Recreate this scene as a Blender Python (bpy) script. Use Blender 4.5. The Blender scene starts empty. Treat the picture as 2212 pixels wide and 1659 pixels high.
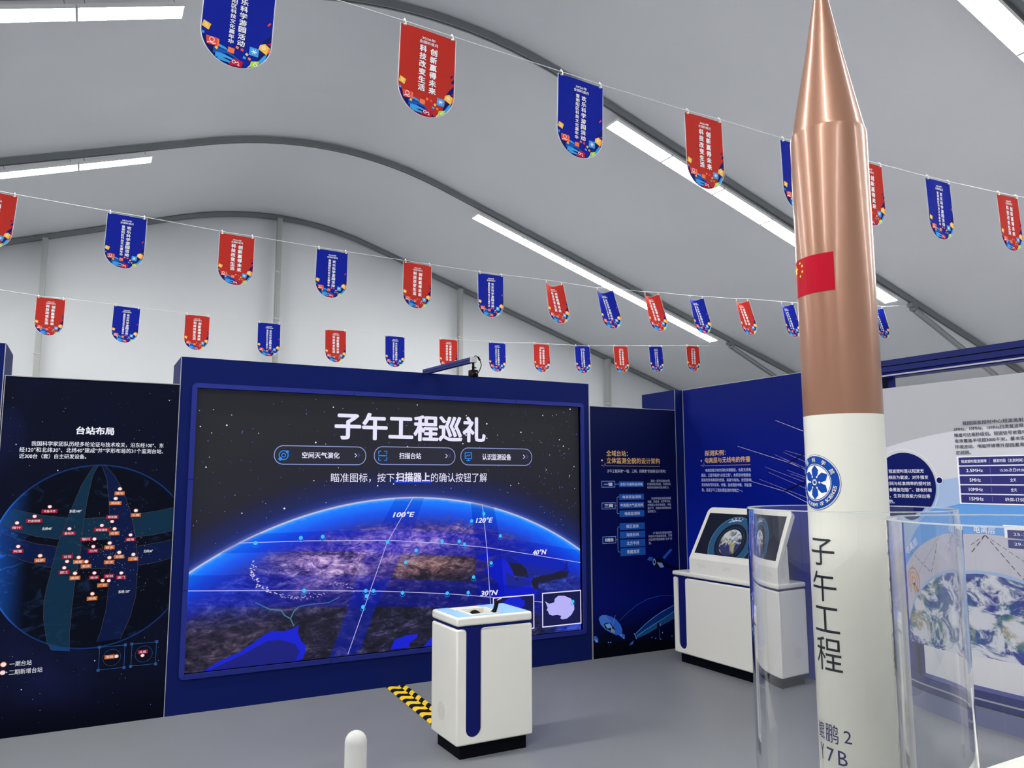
import bpy, bmesh, math, random
from mathutils import Vector, Matrix
from mathutils.geometry import tessellate_polygon

# ------------------------------------------------------------------ camera, world, exposure
SC = bpy.context.scene
COL = SC.collection
F_PX, YAW, PIT, ROL = 1689.936, math.radians(28.5694), math.radians(6.99598), math.radians(0.14871)
CAM = Vector((0.0, 0.0, 1.6))
_cy, _sy, _cp, _sp = math.cos(YAW), math.sin(YAW), math.cos(PIT), math.sin(PIT)
FWD = Vector((_sy * _cp, _cy * _cp, _sp))
_r = Vector((_cy, -_sy, 0)); _d = FWD.cross(_r)
RGT = _r * math.cos(ROL) + _d * math.sin(ROL)
DWN = _d * math.cos(ROL) - _r * math.sin(ROL)
cam = bpy.data.cameras.new('camera')
cam.sensor_fit = 'HORIZONTAL'; cam.sensor_width = 36.0; cam.lens = F_PX / 2212 * 36.0
cam.clip_start = 0.05; cam.clip_end = 200
co = bpy.data.objects.new('camera', cam); COL.objects.link(co)
m3 = Matrix((RGT, -DWN, -FWD)).transposed()
co.matrix_world = Matrix.Translation(CAM) @ m3.to_4x4()
SC.camera = co

w = bpy.data.worlds.new('world'); SC.world = w; w.use_nodes = True
w.node_tree.nodes['Background'].inputs[0].default_value = (0.86, 0.93, 1.0, 1)
w.node_tree.nodes['Background'].inputs[1].default_value = 0.5
SC.view_settings.view_transform = 'Standard'
SC.view_settings.look = 'None'
SC.view_settings.exposure = 0.0
SC.view_settings.gamma = 1.0
SC.view_settings.use_curve_mapping = False
SC.cycles.sample_clamp_indirect = 80.0
LED_POWER = 57.0

# ------------------------------------------------------------------ surveying: a pixel of the photo onto a known plane
def ray(u, v):
    return (RGT * ((u - 1106) / F_PX) + DWN * ((v - 829.5) / F_PX) + FWD)
def on_z(u, v, z): d = ray(u, v); return CAM + d * ((z - CAM.z) / d.z)
def on_y(u, v, y): d = ray(u, v); return CAM + d * (y / d.y)
def on_x(u, v, x): d = ray(u, v); return CAM + d * (x / d.x)

# ------------------------------------------------------------------ materials
def l1(c):
    c = c / 255.0
    return c / 12.92 if c <= 0.04045 else ((c + 0.055) / 1.055) ** 2.4
def lin(rgb, k=1.0):
    return tuple(min(1.0, l1(c) * k) for c in rgb)
MATS = {}
def mat(name, rgb, rough=0.5, metal=0.0, k=1.35, spec=0.05, coat=0.0):
    if name in MATS: return MATS[name]
    m = bpy.data.materials.new(name); m.use_nodes = True
    b = m.node_tree.nodes['Principled BSDF']
    b.inputs['Base Color'].default_value = (*lin(rgb, k), 1)
    b.inputs['Roughness'].default_value = rough
    b.inputs['Metallic'].default_value = metal
    b.inputs['Specular IOR Level'].default_value = spec
    b.inputs['Coat Weight'].default_value = coat
    MATS[name] = m
    return m
def emit(name, rgb, strength=1.0):
    if name in MATS: return MATS[name]
    m = bpy.data.materials.new(name); m.use_nodes = True
    b = m.node_tree.nodes['Principled BSDF']
    b.inputs['Base Color'].default_value = (0.01, 0.01, 0.012, 1)
    b.inputs['Roughness'].default_value = 0.45
    b.inputs['Specular IOR Level'].default_value = 0.08
    b.inputs['Emission Color'].default_value = (*lin(rgb), 1)
    b.inputs['Emission Strength'].default_value = strength
    MATS[name] = m
    return m

class NT:
    """small node-graph writer"""
    def __init__(s, name):
        s.m = bpy.data.materials.new(name); s.m.use_nodes = True
        s.t = s.m.node_tree; s.b = s.t.nodes['Principled BSDF']; MATS[name] = s.m
    def n(s, typ): return s.t.nodes.new(typ)
    def put(s, sock, v):
        if isinstance(v, bpy.types.NodeSocket): s.t.links.new(v, sock)
        elif isinstance(v, (tuple, list)) and sock.type == 'RGBA' and len(v) == 3: sock.default_value = (*v, 1)
        else: sock.default_value = v
    def math(s, op, a, b=0.0, c=0.0, clamp=False):
        n = s.n('ShaderNodeMath'); n.operation = op; n.use_clamp = clamp
        s.put(n.inputs[0], a); s.put(n.inputs[1], b); s.put(n.inputs[2], c)
        return n.outputs[0]
    def coord(s, kind='Object'):
        n = s.n('ShaderNodeTexCoord'); return n.outputs[kind]
    def sep(s, v):
        n = s.n('ShaderNodeSeparateXYZ'); s.put(n.inputs[0], v); return n.outputs
    def comb(s, x, y, z=0.0):
        n = s.n('ShaderNodeCombineXYZ'); s.put(n.inputs[0], x); s.put(n.inputs[1], y); s.put(n.inputs[2], z); return n.outputs[0]
    def noise(s, vec, scale, detail=5, rough=0.6, dist=0.0, stretch=None):
        if stretch:
            mp = s.n('ShaderNodeMapping'); s.put(mp.inputs['Vector'], vec); mp.inputs['Scale'].default_value = stretch; vec = mp.outputs[0]
        n = s.n('ShaderNodeTexNoise'); s.put(n.inputs['Vector'], vec)
        n.inputs['Scale'].default_value = scale; n.inputs['Detail'].default_value = detail
        n.inputs['Roughness'].default_value = rough; n.inputs['Distortion'].default_value = dist
        return n.outputs['Fac']
    def ramp(s, fac, stops, interp='LINEAR'):
        n = s.n('ShaderNodeValToRGB'); s.put(n.inputs[0], fac); n.color_ramp.interpolation = interp
        e = n.color_ramp.elements
        while len(e) < len(stops): e.new(0.5)
        for i, (p, c) in enumerate(stops): e[i].position = p; e[i].color = (*lin(c), 1) if len(c) == 3 else c
        return n.outputs[0]
    def mix(s, f, a, b, mode='MIX'):
        n = s.n('ShaderNodeMix'); n.data_type = 'RGBA'; n.blend_type = mode
        s.put(n.inputs[0], f); s.put(n.inputs[6], a); s.put(n.inputs[7], b)
        return n.outputs[2]
    def smooth(s, v, a, b):
        n = s.n('ShaderNodeMapRange'); n.interpolation_type = 'SMOOTHSTEP'
        s.put(n.inputs[0], v); n.inputs[1].default_value = a; n.inputs[2].default_value = b
        return n.outputs[0]
    def blob(s, x, z, cx, cz, rx, rz):
        a = s.math('POWER', s.math('DIVIDE', s.math('SUBTRACT', x, cx), rx), 2.0)
        b = s.math('POWER', s.math('DIVIDE', s.math('SUBTRACT', z, cz), rz), 2.0)
        return s.math('POWER', 2.718, s.math('MULTIPLY', s.math('ADD', a, b), -1.0))
    def bump(s, h, strength, dist=0.01):
        n = s.n('ShaderNodeBump'); n.inputs['Strength'].default_value = strength; n.inputs['Distance'].default_value = dist
        s.put(n.inputs['Height'], h); s.t.links.new(n.outputs[0], s.b.inputs['Normal'])

# ------------------------------------------------------------------ mesh builder
class MB:
    def __init__(s): s.v = []; s.f = []; s.mi = []; s.mats = []; s.sm = []
    def mid(s, m):
        if m not in s.mats: s.mats.append(m)
        return s.mats.index(m)
    def add(s, vs, fs, m, smooth=False):
        o = len(s.v); i = s.mid(m)
        s.v.extend(Vector(p) for p in vs)
        for f in fs: s.f.append(tuple(o + k for k in f)); s.mi.append(i); s.sm.append(smooth)
    def box(s, a, b, m):
        x0, y0, z0 = a; x1, y1, z1 = b
        s.add([(x0,y0,z0),(x1,y0,z0),(x1,y1,z0),(x0,y1,z0),(x0,y0,z1),(x1,y0,z1),(x1,y1,z1),(x0,y1,z1)],
              [(0,3,2,1),(4,5,6,7),(0,1,5,4),(1,2,6,5),(2,3,7,6),(3,0,4,7)], m)
    def rbox(s, a, b, m, r=0.01, seg=3):
        bm = bmesh.new(); bmesh.ops.create_cube(bm, size=1)
        for v in bm.verts:
            v.co = Vector(((a[i] + b[i]) / 2 + v.co[i] * (b[i] - a[i])) for i in range(3))
        bmesh.ops.bevel(bm, geom=bm.edges[:], offset=r, segments=seg, affect='EDGES', profile=0.5)
        s.bm(bm, m, True); k = len(bm.faces)
        bm.normal_update()
        for i, f in enumerate(bm.faces):
            if max(abs(c) for c in f.normal) > 0.9995: s.sm[len(s.sm) - k + i] = False
        bm.free()
    def bm(s, bm, m, smooth=False):
        bm.verts.ensure_lookup_table(); bm.verts.index_update()
        s.add([v.co.copy() for v in bm.verts], [tuple(v.index for v in f.verts) for f in bm.faces], m, smooth)
    def prism(s, pts, d, m, smooth=False):
        """closed 3D outline pts (planar), extruded by vector d"""
        pts = [Vector(p) for p in pts]; d = Vector(d); n = len(pts)
        tris = tessellate_polygon([pts])
        vs = pts + [p + d for p in pts]
        fs = [tuple(t) for t in tris] + [tuple(n + k for k in reversed(t)) for t in tris]
        fs += [(i, (i + 1) % n, n + (i + 1) % n, n + i) for i in range(n)]
        s.add(vs, fs, m, smooth)
    def tube(s, path, r, m, n=8, caps=True):
        path = [Vector(p) for p in path]; vs = []; fs = []
        rr = r if isinstance(r, (list, tuple)) else [r] * len(path)
        up = Vector((0.13, 0.21, 1)).normalized()
        for i, p in enumerate(path):
            t = (path[min(i + 1, len(path) - 1)] - path[max(i - 1, 0)]).normalized()
            a = t.cross(up)
            if a.length < 1e-3: a = t.cross(Vector((1, 0, 0)))
            a.normalize(); b = t.cross(a)
            for k in range(n):
                q = 2 * math.pi * k / n
                vs.append(p + (a * math.cos(q) + b * math.sin(q)) * rr[i])
        for i in range(len(path) - 1):
            for k in range(n):
                fs.append((i*n+k, i*n+(k+1) % n, (i+1)*n+(k+1) % n, (i+1)*n+k))
        if caps: fs.append(tuple(range(n))[::-1]); fs.append(tuple((len(path)-1)*n+k for k in range(n)))
        s.add(vs, fs, m, True)
    def lathe(s, prof, c, m, n=48, closed=False):
        """prof: (radius, z) pairs round the vertical axis through c"""
        vs = []; fs = []
        for r, z in prof:
            for k in range(n):
                q = 2 * math.pi * k / n; vs.append((c[0] + r * math.cos(q), c[1] + r * math.sin(q), z))
        rng = len(prof) if closed else len(prof) - 1
        for i in range(rng):
            j = (i + 1) % len(prof)
            for k in range(n): fs.append((i*n+k, i*n+(k+1) % n, j*n+(k+1) % n, j*n+k))
        s.add(vs, fs, m, True)
    def build(s, name, parent=None, label=None):
        me = bpy.data.meshes.new(name)
        me.from_pydata([tuple(p) for p in s.v], [], s.f)
        for m in s.mats: me.materials.append(m)
        for p, i, q in zip(me.polygons, s.mi, s.sm): p.material_index = i; p.use_smooth = q
        me.update()
        o = bpy.data.objects.new(name, me); COL.objects.link(o)
        if any(s.sm):
            try: me.set_sharp_from_angle(angle=math.radians(38))
            except Exception: pass
        if parent is not None:
            o.parent = parent
            if parent.type == 'EMPTY' and not parent.get('_local'): o.location = -parent.location
        if label: o['label'] = label
        return o

def tag(o, label=None, cat=None, group=None, kind=None):
    if label: o['label'] = label
    if cat: o['category'] = cat
    if group: o['group'] = group
    if kind: o['kind'] = kind
    return o
LOCAL = []
def thing(name, label, cat, loc, group=None, local=False):
    o = bpy.data.objects.new(name, None); COL.objects.link(o); o.location = loc
    o.empty_display_size = 0.1
    if local: o['_local'] = 1; LOCAL.append(o)
    return tag(o, label, cat, group)
def struct(name, mb, label=None):
    o = mb.build(name); o['kind'] = 'structure'
    if label: o['label'] = label
    return o
def boolean(o, cutters):
    """cut meshes out of o, the result baked into its mesh"""
    obs = []
    for c in cutters:
        k = c.build('cutter'); k.location = o.location if o.parent is None else (0, 0, 0)
        obs.append(k)
        md = o.modifiers.new('cut', 'BOOLEAN'); md.operation = 'DIFFERENCE'; md.object = k; md.solver = 'EXACT'
    par, loc = o.parent, o.location.copy()
    o.parent = None; o.location = (0, 0, 0)
    for k in obs: k.location = (0, 0, 0)
    bpy.context.view_layer.update()
    dg = bpy.context.evaluated_depsgraph_get()
    me = bpy.data.meshes.new_from_object(o.evaluated_get(dg))
    o.modifiers.clear(); old = o.data
    for p_ in me.polygons:
        if max(abs(c) for c in p_.normal) > 0.9995: p_.use_smooth = False
    me.name = old.name + '_cut'; o.data = me
    for k in obs: bpy.data.objects.remove(k, do_unlink=True)
    o.parent = par; o.location = loc

# ------------------------------------------------------------------ lettering (the built-in font, as meshes)
TXT = {}
def glyphs(body, bold=0.0, space=1.0, shear=0.0):
    key = (body, bold, space, shear)
    if key in TXT: return TXT[key]
    cu = bpy.data.curves.new('t', 'FONT'); cu.body = body; cu.size = 1.0; cu.offset = bold
    cu.resolution_u = 2; cu.space_character = space; cu.shear = shear
    o = bpy.data.objects.new('t', cu); COL.objects.link(o)
    bpy.context.view_layer.update()
    dg = bpy.context.evaluated_depsgraph_get(); e = o.evaluated_get(dg)
    me = e.to_mesh()
    vs = [(v.co.x, v.co.y) for v in me.vertices]; fs = [tuple(p.vertices) for p in me.polygons]
    e.to_mesh_clear(); bpy.data.objects.remove(o, do_unlink=True); bpy.data.curves.remove(cu)
    if not vs: vs = [(0, 0), (1, 0), (1, 1)]; fs = []
    xs = [p[0] for p in vs]; ys = [p[1] for p in vs]
    TXT[key] = (vs, fs, min(xs), max(xs), min(ys), max(ys))
    return TXT[key]

def split_tris(tris, mx):
    out = []; st = list(tris)
    while st:
        a, b, c = st.pop()
        ls = [(math.dist(a, b), 0), (math.dist(b, c), 1), (math.dist(c, a), 2)]
        L, i = max(ls)
        if L <= mx: out.append((a, b, c)); continue
        P = [a, b, c]; p, q, r = P[i], P[(i + 1) % 3], P[(i + 2) % 3]
        m = ((p[0] + q[0]) / 2, (p[1] + q[1]) / 2)
        st.append((p, m, r)); st.append((m, q, r))
    return out

class Art:
    """flat artwork laid on a surface: fn(s, t, lift) -> 3D point; inv(px, py) -> (s, t)"""
    def __init__(s, fn, inv=None, fine=None, step=0.0006):
        s.fn = fn; s.inv = inv; s.fine = fine; s.step = step; s.mb = MB()
    def _out(s, pts, fs, m, layer):
        h = s.step * layer
        if s.fine:
            tris = []
            for f in fs:
                P = [pts[k] for k in f]
                for k in range(1, len(P) - 1): tris.append((P[0], P[k], P[k + 1]))
            tris = split_tris(tris, s.fine)
            vs = [p for t in tris for p in t]; fs = [(3*k, 3*k+1, 3*k+2) for k in range(len(tris))]; pts = vs
        s.mb.add([s.fn(a, b, h) for a, b in pts], fs, m)
    def poly(s, pts, m, layer=1):
        pts = [tuple(p[:2]) for p in pts]
        tris = tessellate_polygon([[Vector((a, b, 0)) for a, b in pts]])
        s._out(pts, [tuple(t) for t in tris], m, layer)
    def rect(s, a, b, c, d, m, layer=1): s._out([(a,b),(c,b),(c,d),(a,d)], [(0,1,2,3)], m, layer)
    def disc(s, cx, cy, rx, ry, m, layer=1, n=32):
        s._out([(cx, cy)] + [(cx + rx*math.cos(2*math.pi*k/n), cy + ry*math.sin(2*math.pi*k/n)) for k in range(n)],
               [(0, 1 + k, 1 + (k + 1) % n) for k in range(n)], m, layer)
    def ring(s, cx, cy, r0, r1, m, layer=1, n=48, asp=1.0, a0=0.0, a1=2*math.pi):
        vs = []
        for k in range(n + 1):
            q = a0 + (a1 - a0) * k / n; c, d = math.cos(q), math.sin(q)
            vs += [(cx + r0*c*asp, cy + r0*d), (cx + r1*c*asp, cy + r1*d)]
        s._out(vs, [(2*k, 2*k+1, 2*k+3, 2*k+2) for k in range(n)], m, layer)
    def line(s, pts, wd, m, layer=1, w1=None):
        n = len(pts); vs = []
        for i, p in enumerate(pts):
            a = pts[max(i-1, 0)]; b = pts[min(i+1, n-1)]
            dx, dy = b[0]-a[0], b[1]-a[1]; L = math.hypot(dx, dy) or 1
            ww = (wd if w1 is None else wd + (w1 - wd) * i / max(1, n - 1)) / 2
            vs += [(p[0] - dy/L*ww, p[1] + dx/L*ww), (p[0] + dy/L*ww, p[1] - dx/L*ww)]
        s._out(vs, [(2*k, 2*k+1, 2*k+3, 2*k+2) for k in range(n-1)], m, layer)
    def frame(s, a, b, c, d, wd, m, layer=1):
        for q in ((a,b,c,b+wd),(a,d-wd,c,d),(a,b,a+wd,d),(c-wd,b,c,d)): s.rect(*q, m, layer)
    def text(s, body, x0, y0, x1, y1, m, layer=2, bold=0.0, space=1.0, shear=0.0, rot=0.0):
        """lettering stretched into the rectangle"""
        vs, fs, a, b, c, d = glyphs(body, 0.0, space, shear)
        if bold:
            base = vs; nb = len(base); V2 = []; F2 = []
            for i, (ox, oy) in enumerate([(bold*math.cos(q_*math.pi/4), bold*0.75*math.sin(q_*math.pi/4)) for q_ in range(8)] if bold >= 0.03 else [(bold, bold*0.6), (-bold, bold*0.6), (bold, -bold*0.6), (-bold, -bold*0.6), (0, 0)]):
                V2.append([(p[0]+ox, p[1]+oy) for p in base])
            vs = [q for L in V2 for q in L];  a -= bold; b += bold; c -= bold*0.6; d += bold*0.6
        sx = (x1-x0)/max(1e-6, b-a); sy = (y1-y0)/max(1e-6, d-c)
        P = [(x0 + (p[0]-a)*sx, y0 + (p[1]-c)*sy) for p in vs]
        if rot:
            mx, my = (x0+x1)/2, (y0+y1)/2; cr, sr = math.cos(rot), math.sin(rot)
            P = [(mx + (p[0]-mx)*cr - (p[1]-my)*sr, my + (p[0]-mx)*sr + (p[1]-my)*cr) for p in P]
        if bold:
            for i in range(len(V2)): s._out(P[i*nb:(i+1)*nb], fs, m, layer + i*0.8/len(V2))
        else: s._out(P, fs, m, layer)
    def ptext(s, body, xl, yl, xr, yr, h, m, layer=2, bold=0.0, space=1.0, shear=0.0):
        """lettering between two surveyed points (left middle, right middle) with a surveyed height"""
        A = s.inv(xl, yl); B = s.inv(xr, yr)
        T = s.inv((xl+xr)/2, (yl+yr)/2 - h/2); U = s.inv((xl+xr)/2, (yl+yr)/2 + h/2)
        zc = (A[1]+B[1])/2; hh = abs(T[1]-U[1])/2
        s.text(body, A[0], zc-hh, B[0], zc+hh, m, layer, bold, space, shear)
    def ppoly(s, pts, m, layer=1): s.poly([s.inv(*p) for p in pts], m, layer)
    def pline(s, pts, wd, m, layer=1, w1=None): s.line([s.inv(*p) for p in pts], wd, m, layer, w1)
    def prect(s, xa, ya, xb, yb, m, layer=1):
        A = s.inv(xa, ya); B = s.inv(xb, yb); s.rect(A[0], B[1], B[0], A[1], m, layer)
    def build(s, name, parent=None, label=None): return s.mb.build(name, parent, label)

def zoom(ox, oy, k): return lambda x, y: (ox + x / k, oy + y / k)
YB = 6.038                    # the plane of the screen wall's faces
XR = 5.237                    # the plane of the right-hand wall's faces
def back_art(y=YB): return Art(lambda a, b, h: (a, y - 0.0005 - h, b), lambda u, v: (lambda p: (p.x, p.z))(on_y(u, v, y)))
def right_art(x=XR): return Art(lambda a, b, h: (x - 0.0005 - h, -a, b), lambda u, v: (lambda p: (-p.y, p.z))(on_x(u, v, x)))

def fit_circle(pts):
    # least squares x^2+y^2 + ax + by + c = 0
    S = [[0.0]*4 for _ in range(3)]
    for x, y in pts:
        r = (x, y, 1.0); t = -(x*x + y*y)
        for i in range(3):
            for j in range(3): S[i][j] += r[i]*r[j]
            S[i][3] += r[i]*t
    for i in range(3):
        p = S[i][i]
        for j in range(i, 4): S[i][j] /= p
        for k in range(3):
            if k != i:
                q = S[k][i]
                for j in range(i, 4): S[k][j] -= q*S[i][j]
    a, b, c = S[0][3], S[1][3], S[2][3]
    return -a/2, -b/2, math.sqrt(max(0, a*a/4 + b*b/4 - c))

# ------------------------------------------------------------------ common materials
WHITE = mat('white_lacquer', (203, 202, 194), 0.42, spec=0.4)
WHITE_PRINT = mat('white_print', (214, 216, 226), 0.6)
NAVY = mat('navy_board', (14, 26, 84), 0.5, k=1.15)
NAVY_TRIM = mat('navy_trim', (34, 42, 112), 0.45)
DARKBLUE = mat('dark_blue_strip', (17, 24, 86), 0.45)
BLACK = mat('black_plinth', (6, 8, 14), 0.5)
SILVER = mat('silver_edge', (150, 150, 156), 0.4, 0.3, spec=0.3)
GREYMETAL = mat('grey_steel', (150, 152, 154), 0.45, 0.5)
BEAM = mat('roof_beam_grey', (112, 116, 118), 0.45, 0.2, spec=0.3)
POSTM = mat('post_aluminium', (150, 152, 150), 0.45, 0.1, spec=0.3)
TUBEM = mat('galvanised_tube', (150, 152, 154), 0.28, 0.9, spec=0.5)
GOLD = mat('gold_print', (198, 160, 104), 0.55)
BLACKPL = mat('black_plastic', (14, 14, 16), 0.4)

# ------------------------------------------------------------------ tent shell
X0, ZR, SL, CW = 4.05, 8.22, 0.325, 2.4          # ridge position, beam underside at the ridge, slope, rounded half width
HALF = 15.0
def prof(x):
    d = abs(x - X0)
    return ZR - SL*d*d/(2*CW) if d < CW else ZR - SL*CW/2 - SL*(d - CW)
XS = [X0 - HALF] + [X0 - CW + CW*2*k/24 for k in range(25)] + [X0 + HALF]
XS = sorted(set([X0 - HALF, X0 - 11, X0 - 7, X0 - 4] + XS + [X0 + 4, X0 + 7, X0 + 11]))
RIBS = [19.85, 15.0, 9.85, 4.6, -0.6, -5.8]
GY = 19.98

nt = NT('floor_carpet')
p = nt.coord(); f1 = nt.noise(p, 0.9, 3, 0.5); f2 = nt.noise(p, 60, 3, 0.6)
c = nt.ramp(f1, [(0.3, (124, 127, 132)), (0.7, (132, 134, 139))])
c = nt.mix(nt.math('MULTIPLY', f2, 0.22), c, lin((106, 108, 114)))
nt.put(nt.b.inputs['Base Color'], c); nt.b.inputs['Roughness'].default_value = 0.42
nt.b.inputs['Specular IOR Level'].default_value = 0.3
nt.bump(f2, 0.1, 0.002)
mb = MB(); mb.add([(X0-HALF, -12, 0), (X0+HALF, -12, 0), (X0+HALF, 20, 0), (X0-HALF, 20, 0)], [(0, 1, 2, 3)], nt.m)
struct('floor', mb)
PALE = mat('pale_sheet', (144, 144, 147), 0.5)
mb = MB(); mb.box((5.62, -12, 0.0), (X0+HALF, 12, 0.004), PALE); struct('trim_1', mb, 'pale floor covering outside the exhibition walls')

nt = NT('tent_membrane')
p = nt.coord(); f1 = nt.noise(p, 0.35, 2, 0.5)
c = nt.ramp(f1, [(0.3, (216, 219, 222)), (0.7, (222, 225, 228))])
nt.put(nt.b.inputs['Base Color'], c); nt.b.inputs['Roughness'].default_value = 0.45
nt.bump(nt.noise(p, 1.3, 3, 0.5), 0.12, 0.05)
MEMB = nt.m
mb = MB(); ys = []
y = -12.0
while y < 20.05: ys.append(y); y += 0.5
n = len(XS); vs = []; fs = []
for yy in ys:
    dmin = min(abs(yy - r) for r in RIBS)
    sag = 0.03 * (1 - math.exp(-(dmin / 0.9) ** 2))
    for x in XS: vs.append((x, yy, prof(x) + 0.13 - sag * max(0, 1 - abs(x - X0) / 16)))
for i in range(len(ys)-1):
    for k in range(n-1): fs.append((i*n+k, (i+1)*n+k, (i+1)*n+k+1, i*n+k+1))
mb.add(vs, fs, MEMB, True); struct('ceiling', mb)
mb = MB(); out = [(X0-HALF, GY, 0), (X0+HALF, GY, 0)] + [(x, GY, prof(x)+0.125) for x in reversed(XS)]
mb.prism(out, (0, 0.02, 0), MEMB); struct('wall_back', mb)
for nm, x in (('wall_right', X0+HALF), ('wall_left', X0-HALF-0.02)):
    mb = MB(); mb.box((x, -12, 0), (x+0.02, 20, prof(X0+HALF)+0.2), MEMB); struct(nm, mb)

RIBN = {19.85: 'farthest arch, flat against the end wall', 15.0: 'second arch from the end wall',
        9.85: 'third arch from the end wall, running down behind the rocket', 4.6: 'nearest arch, passing over the nearest banner string'}
for r in RIBS:
    mb = MB(); w2 = 0.04; vs = []; fs = []
    xs2 = [X0 - HALF + 0.1 + (2*HALF - 0.2)*k/90 for k in range(91)]
    for x in xs2:
        z = prof(x)
        for dy, dz in ((-w2, 0), (-w2, 0.105), (w2, 0.105), (w2, 0), (w2*0.35, 0), (w2*0.35, 0.02), (-w2*0.35, 0.02), (-w2*0.35, 0)): vs.append((x, r+dy, z+dz))
    for i in range(90):
        for k in range(8): fs.append((i*8+k, i*8+(k+1) % 8, i*8+8+(k+1) % 8, i*8+8+k))
    fs.append(tuple(range(8))); fs.append(tuple(720+k for k in range(8)))
    mb.add(vs, fs, BEAM)
    t = thing('roof_arch', 'grey roof beam, ' + RIBN.get(r, 'arch overhead behind the viewpoint'), 'roof beam', (X0, r, prof(X0)), 'arched roof beams of the tent')
    mb.build('beam', t)
    for sg in (-1, 1):
        mb = MB(); xe = X0 + sg*(HALF-0.12); mb.box((xe-0.08, r-0.06, 0), (xe+0.08, r+0.06, prof(xe)), BEAM); mb.build('leg', t)
        if r < 19:
            xb = X0 + sg*10.62; zb = prof(xb)
            mb = MB(); mb.box((xb-0.09, r-0.055, zb-0.075), (xb+0.09, r+0.055, zb+0.0), BEAM)
            mb.tube([(xb+0.05*sg, r-0.07, zb-0.10), (xb+0.05*sg, r+0.07, zb-0.10)], 0.05, BEAM, 10)
            mb.build('bracket', t)
            mb = MB(); mb.tube([(xb+0.06*sg, r, zb-0.12), (xe, r, 3.16)], 0.06, TUBEM, 14)
            mb.build('brace', t, 'round steel brace under the beam')

PN = {-1: 'leftmost post of the end wall', 0: 'tallest post of the end wall under the ridge', 1: 'end wall post behind the camera arm', 2: 'rightmost post of the end wall'}
for k in range(-1, 3):
    x = X0 + 5.05*k - 0.03
    t = thing('gable_post', 'aluminium upright, ' + PN[k], 'post', (x, 19.7, 0), 'uprights of the end wall')
    mb = MB(); top = prof(x) - 0.02
    mb.box((x-0.055, 19.62, 0), (x+0.055, 19.8, top), POSTM); mb.box((x-0.02, 19.612, 0), (x+0.02, 19.622, top-0.2), POSTM)
    mb.build('shaft', t)
    for dz in (1.4, 2.6):
        mb = MB(); zz = top - dz
        mb.tube([(x-0.07, 19.6, zz+0.02), (x+0.03, 19.59, zz-0.01), (x+0.075, 19.6, zz+0.03), (x+0.06, 19.8, zz+0.03), (x-0.06, 19.8, zz+0.02), (x-0.07, 19.6, zz+0.02)], 0.008, WHITE, 6)
        mb.build('tie', t, 'white tie looped round the post')

# LED panels in a row under each arch
nt = NT('led_diffuser')
nt.b.inputs['Emission Color'].default_value = (1.0, 0.985, 0.95, 1); nt.b.inputs['Emission Strength'].default_value = LED_POWER
nt.b.inputs['Base Color'].default_value = (0.8, 0.8, 0.8, 1)
LED = nt.m
SLEN = 1.2
def led_mesh():
    a = MB(); a.box((-0.6, 0, 0.012), (0.6, 0.3, 0.05), mat('led_housing', (206, 206, 204), 0.5))
    for q in ((-0.6, 0, -0.604+0.012, 0.3), (0.592, 0, 0.6, 0.3)): a.box((q[0], q[1], 0.0), (q[2], q[3], 0.013), mat('led_housing', (0, 0, 0)))
    a.box((-0.592, 0, 0.0), (0.592, 0.006, 0.013), mat('led_housing', (0, 0, 0))); a.box((-0.592, 0.294, 0.0), (0.592, 0.3, 0.013), mat('led_housing', (0, 0, 0)))
    b = MB(); b.box((-0.592, 0.006, 0.001), (0.592, 0.294, 0.0125), LED)
    cs = []
    for x in (-0.5, 0.5):
        c = MB(); c.tube([(x, 0.05, 0.05), (x, 0.02, 0.12)], 0.006, GREYMETAL, 6); cs.append(c)
    return a, b, cs
ORD = ['first', 'second', 'third', 'fourth', 'fifth', 'sixth', 'seventh', 'eighth', 'ninth', 'tenth', 'eleventh', 'twelfth', 'thirteenth', 'fourteenth']
RN = {15.0: 'second arch from the end wall', 9.85: 'arch passing behind the rocket', 4.6: 'nearest arch'}
proto = None
ang = math.atan(SL)
for r in RIBS[1:]:
    for sg in (1, -1):
        for k in range(6):
            xc = X0 + sg*(3.27 + 0.575 + k*1.155)
            zc = prof(xc) - 0.125
            if r in RN:
                lab = 'white LED panel, %s down the %s slope of the %s' % (ORD[k], 'right' if sg > 0 else 'left', RN[r])
            else: lab = 'white LED panel light under the arches behind the viewpoint'
            if proto is None:
                proto = thing('led_panel_light', lab, 'light', (0, 0, 0), 'LED panel lights under the roof', True); o = proto
                a, b, c = led_mesh(); a.build('housing', o); b.build('diffuser', o, 'glowing white diffuser'); [k_.build('hanger', o) for k_ in c]
            else:
                o = proto.copy(); COL.objects.link(o)
                for ch in list(proto.children):
                    d = ch.copy(); COL.objects.link(d); d.parent = o
                tag(o, lab)
            o.location = (xc, r, zc); o.rotation_euler = (0, ang*sg, 0)

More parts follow.
